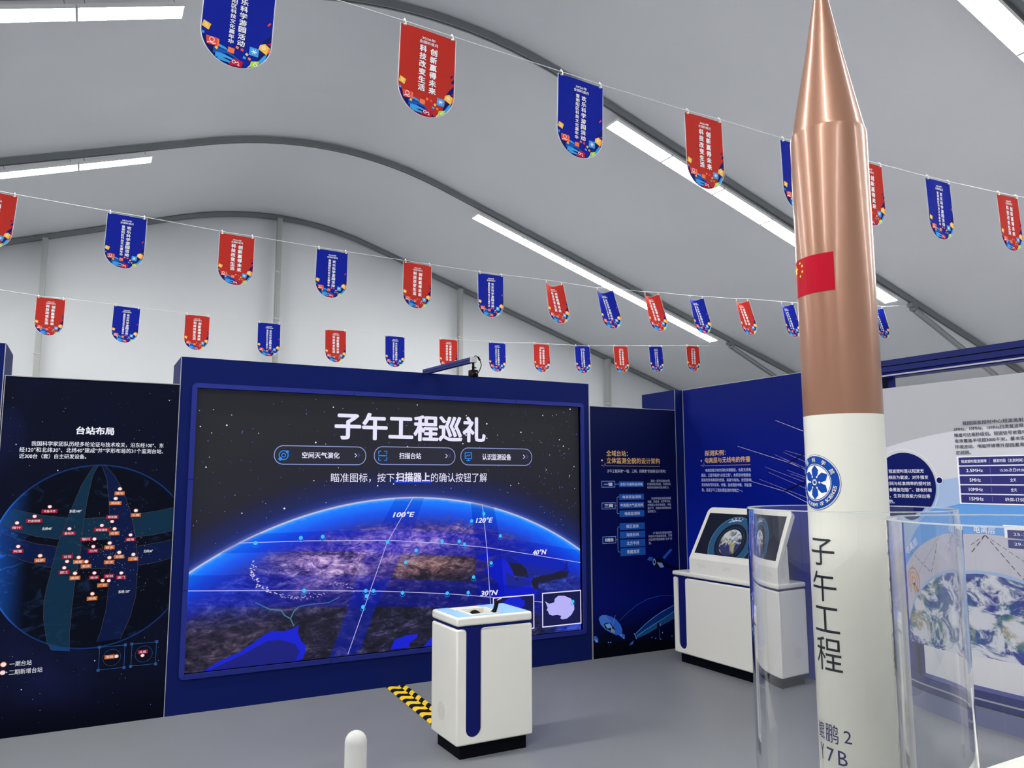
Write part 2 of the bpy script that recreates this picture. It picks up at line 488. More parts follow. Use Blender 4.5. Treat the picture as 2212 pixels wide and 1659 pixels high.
# ------------------------------------------------------------------ bunting
FW, FH = 0.42, 0.63
RED = mat('banner_red', (182, 50, 42), 0.55, k=1.15); BLUE = mat('banner_blue', (20, 34, 142), 0.55, k=1.2)
BK = 1.25
F_NAVY = mat('banner_navy', (22, 28, 96), 0.55, k=BK); F_SKY = mat('banner_sky', (62, 150, 214), 0.55, k=BK); F_MID = mat('banner_mid', (28, 84, 176), 0.55, k=BK)
F_YEL = mat('banner_yellow', (236, 184, 78), 0.55, k=BK); F_ORG = mat('banner_orange', (232, 120, 72), 0.55, k=BK); F_COR = mat('banner_coral', (216, 78, 62), 0.55, k=BK)
F_CRI = mat('banner_crimson', (176, 24, 52), 0.55, k=BK); F_GRN = mat('banner_green', (160, 200, 62), 0.55, k=BK); F_WHT = mat('banner_white', (226, 228, 232), 0.55, k=BK)
def banner_meshes(kind, fold):
    base = BLUE if kind == 'blue' else RED
    def fn(s, t, h):            # s 0..1 left to right, t 0..1 top to bottom
        x = (s - 0.5) * FW; z = -t * FH
        y = -0.004 * math.sin(s * 5.0 + t * 3.0)
        if fold:
            x = x * (0.86 - 0.10*math.cos(t*2.6)) + 0.085 * t
            y = 0.075 * math.sin(math.pi*s) * (1 - 0.75*t) - 0.05*t
            z = z - 0.045 * math.sin(math.pi*s) * max(0, 1 - 2.2*t)
        return Vector((x, y - h, z))
    A = Art(fn, None, 0.09, 0.0011)
    st = 0.68
    arc = [(0.5 + 0.5*math.cos(math.pi*k/20), st + (1-st)*math.sin(math.pi*k/20)) for k in range(21)]
    outline = [(0, 0), (1, 0)] + arc
    # sheet with thickness: white back and rim
    A.poly(outline, F_WHT, -2)
    n = len(outline); rim = []
    for i in range(n):
        p, q = outline[i], outline[(i+1) % n]
        A.mb.add([fn(*p, -0.0022), fn(*q, -0.0022), fn(*q, 0.0), fn(*p, 0.0)], [(0, 1, 2, 3)], F_WHT)
    A.poly([(0.012 + 0.976*a, 0.004 + 0.99*b) for a, b in outline], base, 0)
    def inside(a, b):
        if b <= st: return 0.012 < a < 0.988
        return ((a-0.5)/0.488)**2 + ((b-st)/(1-st-0.006))**2 < 1
    def clip(pts):
        # pull outline points that fall outside back onto the curved foot
        out = []
        for a, b in pts:
            a = min(0.986, max(0.014, a))
            if b > st:
                q = math.hypot((a-0.5)/0.486, (b-st)/(1-st-0.008))
                if q > 1: a = 0.5 + (a-0.5)/q; b = st + (b-st)/q
            out.append((a, b))
        return out
    def P(pts, m, layer): A.poly(clip(pts), m, layer)
    def sq(cx, cy, w, h, m, layer, rot=0.0):
        pts = []
        for a, b in ((-1, -1), (1, -1), (1, 1), (-1, 1)):
            x, y = a*w/2, b*h/2*FW/FH*1.0
            pts.append((cx + x*math.cos(rot) - y*math.sin(rot)*1.2, cy + x*math.sin(rot)*0.66 + y*math.cos(rot)))
        P(pts, m, layer)
    # swirling lower corners
    P([(0.012, 0.73), (0.1, 0.77), (0.22, 0.81), (0.36, 0.84), (0.5, 0.88), (0.6, 0.93), (0.66, 0.99), (0.5, 1.0), (0.3, 0.99), (0.12, 0.93), (0.03, 0.84)], F_NAVY, 1)
    P([(0.988, 0.56), (0.9, 0.63), (0.83, 0.71), (0.84, 0.78), (0.8, 0.86), (0.74, 0.93), (0.7, 0.99), (0.82, 0.97), (0.93, 0.9), (0.988, 0.8)], F_NAVY, 1)
    for a in (0.0, 0.045, 0.085):
        P([(0.2+a*0.6, 0.845+a), (0.33, 0.845+a), (0.45, 0.865+a), (0.58, 0.92+a*0.6), (0.62, 0.95+a*0.3), (0.52, 0.905+a*0.8), (0.40, 0.88+a), (0.28, 0.89+a), (0.2+a*0.5, 0.91+a)], (F_MID, F_SKY, F_SKY)[int(a/0.04)], 2)
    P([(0.25, 0.80), (0.36, 0.82), (0.41, 0.85), (0.34, 0.84), (0.25, 0.83)], F_SKY, 2)
    P([(0.86, 0.84), (0.90, 0.80), (0.94, 0.78), (0.92, 0.84), (0.87, 0.90), (0.82, 0.96), (0.79, 0.97)], F_SKY, 2)
    P([(0.70, 0.95), (0.73, 0.92), (0.72, 0.985), (0.69, 0.99)], F_WHT, 3)
    P([(0.9, 0.88), (0.94, 0.85), (0.95, 0.87), (0.92, 0.90)], F_WHT, 3)
    P([(0.93, 0.67), (0.985, 0.65), (0.985, 0.68)], F_CRI, 2)
    # blocks with line icons
    sq(0.075, 0.655, 0.11, 0.10, F_YEL, 3, 0.35)
    A.ring(0.075, 0.655, 0.012, 0.018, F_WHT, 4, 12)
    P([(0.085, 0.755), (0.245, 0.755), (0.245, 0.835), (0.105, 0.835)], F_COR, 3); P([(0.245, 0.755), (0.27, 0.765), (0.27, 0.835), (0.245, 0.835)], F_ORG, 3)
    A.ring(0.17, 0.785, 0.020, 0.026, F_WHT, 4, 16, 1.4); A.line([(0.11, 0.824), (0.15, 0.812), (0.19, 0.824), (0.225, 0.812)], 0.008, F_WHT, 4)
    sq(0.44, 0.835, 0.09, 0.08, F_ORG, 3, 0.1)
    P([(0.49, 0.905), (0.62, 0.925), (0.60, 0.992), (0.42, 0.985)], F_CRI, 3)
    A.ring(0.49, 0.945, 0.012, 0.018, F_WHT, 4, 12, 1.5); A.line([(0.51, 0.95), (0.55, 0.938), (0.565, 0.955), (0.54, 0.968), (0.57, 0.972)], 0.008, F_WHT, 4)
    sq(0.755, 0.79, 0.13, 0.13, F_SKY, 3, 0.05)
    for q in range(3):
        a = q*math.pi/3; A.line([(0.755 - 0.04*math.cos(a), 0.79 - 0.027*math.sin(a)), (0.755 + 0.04*math.cos(a), 0.79 + 0.027*math.sin(a))], 0.009, F_WHT, 4)
    P([(0.83, 0.70), (0.9, 0.675), (0.975, 0.71), (0.975, 0.745), (0.93, 0.79), (0.815, 0.745)], F_YEL, 3); P([(0.93, 0.79), (0.975, 0.745), (0.975, 0.71), (0.95, 0.72)], F_ORG, 4)
    A.ring(0.885, 0.722, 0.014, 0.019, F_WHT, 4, 12, 1.5); A.disc(0.885, 0.722, 0.009, 0.006, F_WHT, 4, 8)
    P([(0.725, 0.895), (0.835, 0.875), (0.86, 0.925), (0.80, 0.965), (0.715, 0.965)], F_GRN, 3)
    A.ring(0.785, 0.925, 0.012, 0.018, F_WHT, 4, 12, 1.6); A.line([(0.785, 0.905), (0.785, 0.89)], 0.012, F_WHT, 4)
    for a, b, m, q in ((0.66, 0.835, F_YEL, 0.7), (0.63, 0.875, F_SKY, 0.3), (0.7, 0.875, F_ORG, 0.6), (0.52, 0.79, F_ORG, 0.3), (0.59, 0.80, F_COR, 0.2), (0.04, 0.735, F_SKY, 0.2), (0.24, 0.85, F_YEL, 0.5)):
        sq(a, b, 0.04, 0.04, m, 3, q)
    P([(0.91, 0.47), (0.95, 0.435), (0.96, 0.45), (0.92, 0.485)], F_COR if kind == 'blue' else F_NAVY, 3)
    if kind == 'red': P([(0.93, 0.52), (0.985, 0.48), (0.985, 0.53), (0.94, 0.545)], F_NAVY, 2)
    # lettering
    def word(body, cx, cy, w, h, bold=0.02): A.text(body, cx-w/2, cy+h/2, cx+w/2, cy-h/2, F_WHT, 4, bold)
    fine = A.fine; A.fine = None
    word('2026年', 0.5, 0.103, 0.25, 0.034); word('全国科普月', 0.5, 0.148, 0.33, 0.038)
    if kind == 'blue':
        for i, ch in enumerate('欢乐科学游园活动'): word(ch, 0.565, 0.232 + i*0.0725, 0.108, 0.062, 0.034)
        for i, ch in enumerate('暨朝阳区科技文化嘉年华'): word(ch, 0.425, 0.222 + i*0.0525, 0.08, 0.045, 0.032)
    else:
        for i, ch in enumerate('创新赢得未来'): word(ch, 0.60, 0.235 + i*0.09, 0.128, 0.078, 0.045)
        for i, ch in enumerate('科技改变生活'): word(ch, 0.41, 0.225 + i*0.09, 0.128, 0.078, 0.045)
    cl = MB()
    hk = mat('hook_white', (226, 226, 220), 0.35)
    def hook():
        k = MB(); k.tube([(0, -0.004, -0.034), (0.004, -0.012, -0.022), (0.0, -0.010, -0.004), (-0.003, 0.004, 0.014), (-0.006, 0.008, 0.004)], 0.0042, hk, 6)
        k.lathe([(0.0045, -0.036), (0.011, -0.036), (0.011, -0.031), (0.0045, -0.031)], (0, -0.006), hk, 10, True)
        return k
    return A, hook, fn

PROTO = {}
def hang_banner(kind, fold, x, y, zl, zr, label, group, wd):
    key = (kind, fold)
    slope = math.atan2(zr - zl, wd)
    if key not in PROTO:
        t = thing('bunting_banner', label, 'banner', (0, 0, 0), group, True)
        A, hook, fn = banner_meshes(kind, fold)
        A.build('banner_cloth', t)
        for s in (0.075, 0.925):
            k = hook(); pt = fn(s, 0.0, 0)
            o = k.build('hook', t, 'white plastic hook'); o.location = (pt.x, pt.y, pt.z + 0.022)
        PROTO[key] = t; o = t
    else:
        src = PROTO[key]; o = src.copy(); COL.objects.link(o)
        for ch in list(src.children):
            d = ch.copy(); COL.objects.link(d); d.parent = o
        tag(o, label, None, group)
    o.location = (x, y, (zl + zr)/2 - 0.018); o.rotation_euler = (0, -slope, 0)

def bunting(y, items, ends, sname, slabel):
    """items: (colour, folded, left x, z left, z right)"""
    W = FW; pts = [Vector((ends[0][0], y, ends[0][1]))]
    cnt = {'red': 0, 'blue': 0}
    for kind, fold, xl, zl, zr in items:
        wd = W if not fold else 0.36
        cnt[kind] += 1
        lab = '%s%s hanging banner, %s %s one from the left on the %s' % ('curled ' if fold else '', kind, ORD[cnt[kind]-1], kind, sname)
        hang_banner(kind, fold, xl + wd/2, y, zl, zr, lab, 'banners on the ' + sname, wd)
        pts += [Vector((xl, y, zl)), Vector((xl + wd, y, zr))]
    pts.append(Vector((ends[1][0], y, ends[1][1])))
    mb = MB(); mb.tube(pts, 0.0035, mat('string_white', (196, 198, 198), 0.5), 6)
    o = mb.build('bunting_string'); tag(o, slabel, 'string')
bunting(14.85, [('red', 0, -0.845, 4.642, 4.636), ('blue', 0, 0.295, 4.617, 4.602), ('red', 0, 1.436, 4.575, 4.572), ('blue', 0, 2.695, 4.549, 4.551), ('red', 0, 3.96, 4.526, 4.534),
                ('blue', 0, 5.18, 4.51, 4.515), ('red', 0, 6.36, 4.546, 4.552), ('blue', 0, 7.51, 4.566, 4.575), ('red', 0, 8.63, 4.625, 4.637), ('blue', 0, 9.72, 4.664, 4.69),
                ('red', 0, 10.81, 4.745, 4.775), ('blue', 0, 11.86, 4.822, 4.855), ('red', 0, 13.04, 4.93, 4.95)],
        ((-6.2, 5.06), (14.25, 5.03)), 'farthest string', 'thin white string of the farthest banner row')
bunting(9.85, [('red', 0, -1.22, 4.745, 4.72), ('blue', 0, 0.072, 4.684, 4.673), ('red', 0, 1.297, 4.632, 4.624), ('blue', 0, 2.487, 4.604, 4.596), ('red', 0, 3.678, 4.586, 4.58),
               ('blue', 0, 4.808, 4.572, 4.576), ('red', 1, 5.918, 4.588, 4.586), ('blue', 1, 6.85, 4.575, 4.60), ('red', 1, 7.78, 4.617, 4.642), ('blue', 1, 8.73, 4.662, 4.684),
               ('red', 1, 9.777, 4.722, 4.756), ('blue', 1, 10.89, 4.79, 4.81), ('red', 1, 12.2, 4.875, 4.895), ('blue', 1, 13.42, 4.985, 5.0)],
        ((-6.2, 5.1), (14.55, 5.11)), 'middle string', 'thin white string of the middle banner row')
bunting(4.75, [('blue', 0, 0.485, 4.755, 4.735), ('red', 0, 1.727, 4.722, 4.708), ('blue', 0, 2.99, 4.683, 4.668), ('red', 0, 4.227, 4.659, 4.664), ('blue', 0, 5.34, 4.656, 4.665),
               ('red', 0, 6.33, 4.67, 4.68), ('blue', 0, 7.427, 4.692, 4.707), ('red', 0, 8.687, 4.745, 4.77)],
        ((-6.2, 5.1), (14.3, 5.15)), 'nearest string', 'thin string of the nearest and highest looking banner row')

# ------------------------------------------------------------------ screen wall with the LED wall in it
DY = 0.52
t = thing('screen_wall', 'wide navy exhibition wall carrying the large lit earth screen', 'display wall', (2.34, YB+0.2, 0))
mb = MB(); XA, XB = 0.572, 4.105
SX0, SX1, SZ0, SZ1 = 0.689, 4.003, 0.266, 2.269
# body with an opening for the screen: four front planks plus the closed box behind
mb.box((XA, YB, 0), (SX0, YB+0.06, 2.49), NAVY); mb.box((SX1, YB, 0), (XB, YB+0.06, 2.49), NAVY)
mb.box((SX0, YB, 0), (SX1, YB+0.06, SZ0), NAVY); mb.box((SX0, YB, SZ1), (SX1, YB+0.06, 2.49), NAVY)
mb.box((XA, YB+0.06, 0), (XB, YB+DY, 2.49), NAVY)
mb.build('wall_body', t)
mb = MB(); mb.box((XA, YB-0.003, 0), (XA+0.005, YB+0.001, 2.49), SILVER); mb.box((XB-0.005, YB-0.003, 0), (XB, YB+0.001, 2.49), SILVER); mb.build('edge_strip', t, 'thin silver edge strips')
# bezel
def rrect(a, b, c, d, r, n=6):
    out = []
    for cx, cy, q0 in ((c-r, d-r, 0), (a+r, d-r, 90), (a+r, b+r, 180), (c-r, b+r, 270)):
        for k in range(n+1):
            q = math.radians(q0 + 90*k/n); out.append((cx + r*math.cos(q), cy + r*math.sin(q)))
    return out
mb = MB(); wz = 0.034
o_ = rrect(SX0-wz, SZ0-wz, SX1+wz, SZ1+wz, 0.035); i_ = rrect(SX0, SZ0, SX1, SZ1, 0.0005); n = len(o_)
vs = []; fs = []
for (a, b), (c, d) in zip(o_, i_): vs += [(a, YB, b), (a, YB-0.016, b), (c, YB-0.02, d), (c, YB+0.05, d)]
for k in range(n):
    j = (k+1) % n
    for q in range(3): fs.append((4*k+q, 4*j+q, 4*j+q+1, 4*k+q+1))
mb.add(vs, fs, NAVY_TRIM)
for px_ in (1.85, 3.32): mb.box((px_-0.0012, YB-0.0205, SZ1), (px_+0.0012, YB-0.017, SZ1+wz-0.001), NAVY)
mb.box((1.72, YB-0.0205, SZ0-wz+0.001), (1.7224, YB-0.017, SZ0), NAVY); mb.box((SX0-wz+0.001, YB-0.0205, 1.61), (SX0, YB-0.017, 1.6124), NAVY); mb.box((SX0-wz+0.001, YB-0.0205, 0.84), (SX0, YB-0.017, 0.8424), NAVY); mb.box((SX1, YB-0.0205, 1.3), (SX1+wz-0.001, YB-0.017, 1.3024), NAVY)
mb.build('bezel', t, 'lighter blue frame strip round the screen')

SY = YB + 0.03
S = back_art(SY)
limb_px = [(407,1238), (515,1171.5), (637,1119), (720,1097), (820,1081), (862,1075), (919,1073.5), (1006,1083.5), (1097.7,1100), (1133,1121.6), (1188,1149), (1257.6,1188)]
lp = [S.inv(*q) for q in limb_px]
LCX, LCZ, LR = fit_circle(lp)
# sky part of the picture
nt = NT('screen_sky')
x, _, z = nt.sep(nt.coord())
dist = nt.math('SUBTRACT', nt.math('SQRT', nt.math('ADD', nt.math('POWER', nt.math('SUBTRACT', x, LCX), 2.0), nt.math('POWER', nt.math('SUBTRACT', z, LCZ), 2.0))), LR)
c = nt.ramp(nt.math('MULTIPLY', dist, 1.6), [(0.0, (190, 184, 222)), (0.012, (90, 112, 210)), (0.05, (38, 62, 170)), (0.12, (27, 45, 125)), (0.3, (34, 38, 82)), (0.42, (38, 40, 56)), (1.0, (44, 46, 54))])
nt.put(nt.b.inputs['Emission Color'], c); nt.b.inputs['Emission Strength'].default_value = 0.52
nt.b.inputs['Base Color'].default_value = (0.012, 0.012, 0.014, 1); nt.b.inputs['Roughness'].default_value = 0.5; nt.b.inputs['Specular IOR Level'].default_value = 0.08
SKY = nt.m
# earth part of the picture
nt = NT('screen_earth')
P3 = nt.coord(); x, _, z = nt.sep(P3)
d = nt.math('SUBTRACT', LR, nt.math('SQRT', nt.math('ADD', nt.math('POWER', nt.math('SUBTRACT', x, LCX), 2.0), nt.math('POWER', nt.math('SUBTRACT', z, LCZ), 2.0))))
n1 = nt.noise(P3, 3.4, 10, 0.68, 1.8, (0.75, 1, 1.7)); n2 = nt.noise(P3, 11.0, 9, 0.74, 1.6, (0.7, 1, 1.5)); n3 = nt.noise(P3, 1.1, 3, 0.5, 0.6)
rg = nt.math('ABSOLUTE', nt.math('SUBTRACT', nt.noise(P3, 5.5, 9, 0.7, 1.2, (0.7, 1, 1.6)), 0.5))
nn = nt.math('SUBTRACT', nt.math('ADD', nt.math('MULTIPLY', n1, 0.5), nt.math('MULTIPLY', n2, 0.62)), nt.math('SUBTRACT', 0.10, nt.math('MULTIPLY', rg, 0.75)))
land_dark = nt.ramp(nn, [(0.42, (7, 9, 24)), (0.49, (18, 20, 46)), (0.55, (34, 32, 62)), (0.66, (78, 72, 112))])
land_pink = nt.ramp(nn, [(0.40, (34, 26, 74)), (0.46, (84, 66, 138)), (0.52, (136, 108, 180)), (0.57, (182, 148, 200)), (0.66, (232, 210, 246))])
land_brown = nt.ramp(nn, [(0.42, (16, 15, 32)), (0.5, (42, 36, 56)), (0.57, (66, 55, 74)), (0.68, (112, 98, 124))])
def GX(u, v): return S.inv(u, v)
def blobat(u, v, rx, rz): a = GX(u, v); return nt.blob(x, z, a[0], a[1], rx, rz)
pk = nt.math('ADD', nt.math('ADD', blobat(690, 1222, 0.42, 0.17), blobat(930, 1160, 0.55, 0.11)), nt.math('MULTIPLY', blobat(830, 1190, 0.3, 0.14), 0.7), clamp=True)
c = nt.mix(pk, land_dark, land_pink)
c = nt.mix(nt.math('MULTIPLY', blobat(915, 1222, 0.42, 0.075), 0.8), c, nt.ramp(nn, [(0.40, (46, 34, 52)), (0.5, (128, 92, 96)), (0.6, (186, 150, 140))]))
br = nt.math('MULTIPLY', blobat(480, 1385, 0.55, 0.3), 0.95, clamp=True)
c = nt.mix(br, c, land_brown)
bl = nt.math('MULTIPLY', nt.math('ADD', blobat(470, 1270, 0.5, 0.16), nt.math('ADD', nt.math('MULTIPLY', blobat(1190, 1230, 0.42, 0.3), 0.55), blobat(1240, 1330, 0.2, 0.2))), 0.75, clamp=True)
blue_tex = nt.ramp(nn, [(0.38, (14, 24, 120)), (0.5, (34, 62, 220)), (0.62, (70, 108, 250))])
c = nt.mix(bl, c, blue_tex)
atm = nt.ramp(nt.math('MULTIPLY', nt.math('ADD', d, nt.math('MULTIPLY', nt.math('SUBTRACT', n2, 0.5), 0.05)), 2.0), [(0.0, (70, 170, 255)), (0.07, (8, 120, 255)), (0.22, (10, 82, 235)), (0.45, (22, 44, 180)), (1.0, (24, 24, 110))])
c = nt.mix(nt.smooth(nt.math('ADD', d, nt.math('MULTIPLY', nt.math('SUBTRACT', n1, 0.5), 0.28)), 0.34, 0.10), c, atm)
c = nt.mix(nt.smooth(d, 0.018, 0.0), c, lin((196, 200, 240)))
nt.put(nt.b.inputs['Emission Color'], c); nt.b.inputs['Emission Strength'].default_value = 1.0
nt.b.inputs['Base Color'].default_value = (0.012, 0.012, 0.014, 1); nt.b.inputs['Roughness'].default_value = 0.5; nt.b.inputs['Specular IOR Level'].default_value = 0.08
EARTH = nt.m
a0, a1 = SX0, SX1
lim = [(a0 + (a1-a0)*k/60, LCZ + math.sqrt(LR*LR - (a0 + (a1-a0)*k/60 - LCX)**2)) for k in range(61)]
S.poly(lim + [(SX1, SZ1), (SX0, SZ1)], SKY, 0)
S.poly([(SX0, SZ0), (SX1, SZ0)] + lim[::-1], EARTH, 0)
E_W = emit('px_white', (232, 228, 252)); E_B = emit('px_blue', (70, 150, 250)); E_B2 = emit('px_dimblue', (62, 84, 170))
rs = random.Random(5)
for k in range(520):
    a = rs.uniform(SX0+0.02, SX1-0.02); b = rs.uniform(1.15, SZ1-0.02)
    if rs.random() > 0.42 + 0.58*(a-SX0)/(SX1-SX0): continue
    if math.hypot(a-LCX, b-LCZ) < LR + 0.03: continue
    q = rs.random()
    r_ = 0.0045 + 0.003*rs.random() if q < 0.10 else 0.0024 + 0.0016*rs.random()
    S.disc(a, b, r_, r_, E_W if q < 0.2 else (E_B if q < 0.55 else E_B2), 1, 6)
def tint(name, rgb, alpha):
    if name in MATS: return MATS[name]
    m = bpy.data.materials.new(name); m.use_nodes = True; tr = m.node_tree
    tr.nodes.clear()
    o = tr.nodes.new('ShaderNodeOutputMaterial'); mx = tr.nodes.new('ShaderNodeMixShader')
    a = tr.nodes.new('ShaderNodeBsdfTransparent'); e = tr.nodes.new('ShaderNodeEmission')
    e.inputs[0].default_value = (*lin(rgb), 1); mx.inputs[0].default_value = alpha
    tr.links.new(a.outputs[0], mx.inputs[1]); tr.links.new(e.outputs[0], mx.inputs[2]); tr.links.new(mx.outputs[0], o.inputs[0])
    MATS[name] = m; return m
zE = zoom(360, 1080, 3.607); zF = zoom(800, 1080, 3.606); zC = zoom(800, 740, 4.366); zB = zoom(360, 740, 4.365)
SEA = emit('px_sea', (12, 26, 205)); SEA2 = emit('px_sea_deep', (16, 24, 120)); ISLE = emit('px_isle', (22, 23, 48))
def clampS(pts): return [(min(SX1, max(SX0, a)), min(SZ1, max(SZ0, b))) for a, b in pts]
def spoly(pts, zf, m, layer): S.poly(clampS([S.inv(*zf(*q)) for q in pts]), m, layer)
spoly([(285,1335),(420,1250),(560,1190),(680,1110),(760,1050),(820,1020),(920,1022),(985,1000),(1030,975),(1020,1030),(1050,1100),(1080,1130),(1080,1180),(1060,1240),(1000,1275),(600,1310)], zE, SEA, 1)
spoly([(330,1328),(600,1200),(780,1100),(880,1088),(1000,1120),(1035,1180),(1010,1250),(900,1300),(600,1320)], zE, SEA2, 2)
spoly([(160,1165),(170,1130),(190,1090),(285,1050),(370,1045),(365,1070),(310,1110),(300,1150)], zF, SEA, 1)
spoly([(410,1142),(440,1110),(470,1075),(520,1060),(520,1135)], zF, SEA, 1)
spoly([(825,450),(870,425),(930,400),(945,430),(900,450),(915,480),(860,470)], zF, SEA, 1)
spoly([(960,472),(1045,455),(1080,500),(1110,560),(1120,600),(1200,612),(1270,600),(1240,650),(1270,690),(1300,720),(1270,760),(1000,775),(940,740),(1000,690),(990,640),(940,600),(880,555),(935,515)], zF, SEA, 1)
spoly([(1120,440),(1200,430),(1300,400),(1420,440),(1480,470),(1530,500),(1500,560),(1400,580),(1300,590),(1230,560),(1215,540),(1180,500),(1140,480)], zF, emit('px_sea_mid', (16, 32, 150)), 1)
spoly([(1055,560),(1120,600),(1225,620),(1260,660),(1100,690),(1060,680)], zF, emit('px_sea_grey', (18, 32, 140)), 2)
spoly([(1270,610),(1330,590),(1420,575),(1500,540),(1530,470),(1545,560),(1530,600),(1440,620),(1370,640),(1350,650),(1310,640),(1305,700),(1272,690),(1250,640)], zF, ISLE, 3)
spoly([(1045,455),(1090,440),(1150,480),(1215,540),(1225,575),(1190,595),(1120,590),(1110,550),(1080,500)], zF, ISLE, 3)
spoly([(1125,612),(1150,610),(1155,622),(1130,625)], zF, ISLE, 3); spoly([(1215,590),(1230,590),(1232,606),(1218,606)], zF, ISLE, 3)
# highlighted bands of the grid
BAND = tint('px_band', (20, 40, 210), 0.42)
S.ppoly([(505,1178),(560,1153),(720,1146),(891,1145),(1022,1153),(1150,1172),(1257,1190),(1257,1240),(1150,1222),(1022,1203),(867,1194),(759,1192),(640,1191),(475,1196)], BAND, 4)
S.ppoly([(407,1243),(560,1241),(759,1241),(867,1250),(1022,1256),(1150,1270),(1257,1285),(1257,1335),(1150,1322),(1022,1316),(867,1310),(407,1311)], tint('px_band2', (16, 28, 170), 0.36), 4)
S.ppoly([(853,1077),(916,1075),(891,1145),(867,1195),(845,1250),(812,1310),(775,1412),(712,1420),(752,1310),(770,1241),(790,1194),(821,1140)], tint('px_band3', (14, 40, 190), 0.34), 5)
S.ppoly([(1017,1086),(1066,1094),(1078,1155),(1090,1290),(1030,1290),(1023,1150)], tint('px_band4', (12, 24, 160), 0.42), 5)
# mountains and rivers
FLK = emit('px_snow', (214, 204, 244)); RIV = emit('px_river', (70, 122, 150))
def arc_pts(pts, k):
    out = []
    for i in range(len(pts)-1):
        for q in range(k): f = q/k; out.append((pts[i][0]*(1-f)+pts[i+1][0]*f, pts[i][1]*(1-f)+pts[i+1][1]*f))
    return out
for a, b in arc_pts([(675,500),(668,580),(690,640),(770,700),(880,748),(990,765),(1100,752),(1230,735)], 12) + arc_pts([(1280,660),(1400,650),(1460,712)], 10):
    cx, cz = S.inv(*zE(a + rs.uniform(-14, 14), b + rs.uniform(-14, 10))); q = rs.uniform(0, 6.28); L = rs.uniform(0.010, 0.030)
    S.poly([(cx, cz), (cx + L*math.cos(q), cz + L*math.sin(q)*0.7), (cx + L*0.6*math.cos(q+0.6), cz + L*0.6*math.sin(q+0.6))], FLK, 4)
for pl in ([(690,800),(800,850),(890,860),(920,900),(965,925),(990,980)], [(965,925),(990,870),(1030,830),(1150,810),(1260,800),(1350,755)]):
    S.pline([zE(*q) for q in pl], 0.008, RIV, 3)
WALL = t; t = S.build('screen', t, 'lit LED screen showing the earth from space')
# grid lines
A = back_art(SY); LNE = emit('px_line', (190, 188, 240))
for pl in ([(515,1173),(665,1168.2),(820,1167.3),(860,1168),(954,1173.7),(1051,1182.6),(1149,1197.9),(1257.6,1215.9)],
           [(405.7,1276.3),(637,1275.4),(820,1276.8),(866.6,1278.3),(966.4,1282.4),(1044,1288.5),(1153,1298.5),(1256,1311)],
           [(891,1076),(836,1171.5),(751,1413)], [(1041.6,1089),(1051,1182.6),(1060.5,1330)]): A.pline(pl, 0.0048, LNE, 7)
A.build('grid_lines', t, 'thin white grid lines')
A = back_art(SY)
for s_, q in (('100°E', (848,1111,895,1111.5)), ('120°E', (1027,1123,1064,1124)), ('40°N', (1150,1190.5,1180,1194.5)), ('30°N', (1037,1280,1075,1281))):
    A.ptext(s_, *q, 11.5, E_W, 8, 0.025, 1.0, 0.25)
A.build('grid_label', t, 'white degree labels')
A = back_art(SY); A.ptext('子午工程巡礼', 722.5, 920, 1048.5, 928, 57, E_W, 8, 0.035, 1.0); A.build('headline', t, 'big white headline characters')
A = back_art(SY)
A.ptext('瞄准图标，按下', 714.6, 1032.5, 851.5, 1031.5, 20, E_W, 8, 0.0); A.ptext('扫描器上', 854.5, 1030.5, 928.3, 1030.5, 20, E_W, 8, 0.03); A.ptext('的确认按钮了解', 930.6, 1031.5, 1051.3, 1031.5, 20, E_W, 8, 0.0)
A.prect(851.5, 1036.6, 930.5, 1042.8, emit('px_underline', (26, 62, 220)), 7)
A.build('caption', t, 'white caption line with a blue underline')
ICON = emit('px_icon', (40, 140, 250)); PILL = emit('px_pill', (150, 160, 220)); PILLF = emit('px_pillfill', (36, 38, 52), 0.9)
def pill(xl, yl, xr, yr, h):
    A = back_art(SY); a = A.inv(xl, yl); b = A.inv(xr, yr); T = A.inv((xl+xr)/2, (yl+yr)/2-h/2); U = A.inv((xl+xr)/2, (yl+yr)/2+h/2)
    zc = (a[1]+b[1])/2; hh = (T[1]-U[1])/2
    o = rrect(a[0], zc-hh, b[0], zc+hh, hh*0.96, 10); i = rrect(a[0]+0.006, zc-hh+0.006, b[0]-0.006, zc+hh-0.006, hh*0.96-0.006, 10)
    n = len(o); A.poly(i, PILLF, 6)
    A._out(o + i, [(k, (k+1) % n, n+(k+1) % n, n+k) for k in range(n)], PILL, 7)
    return A
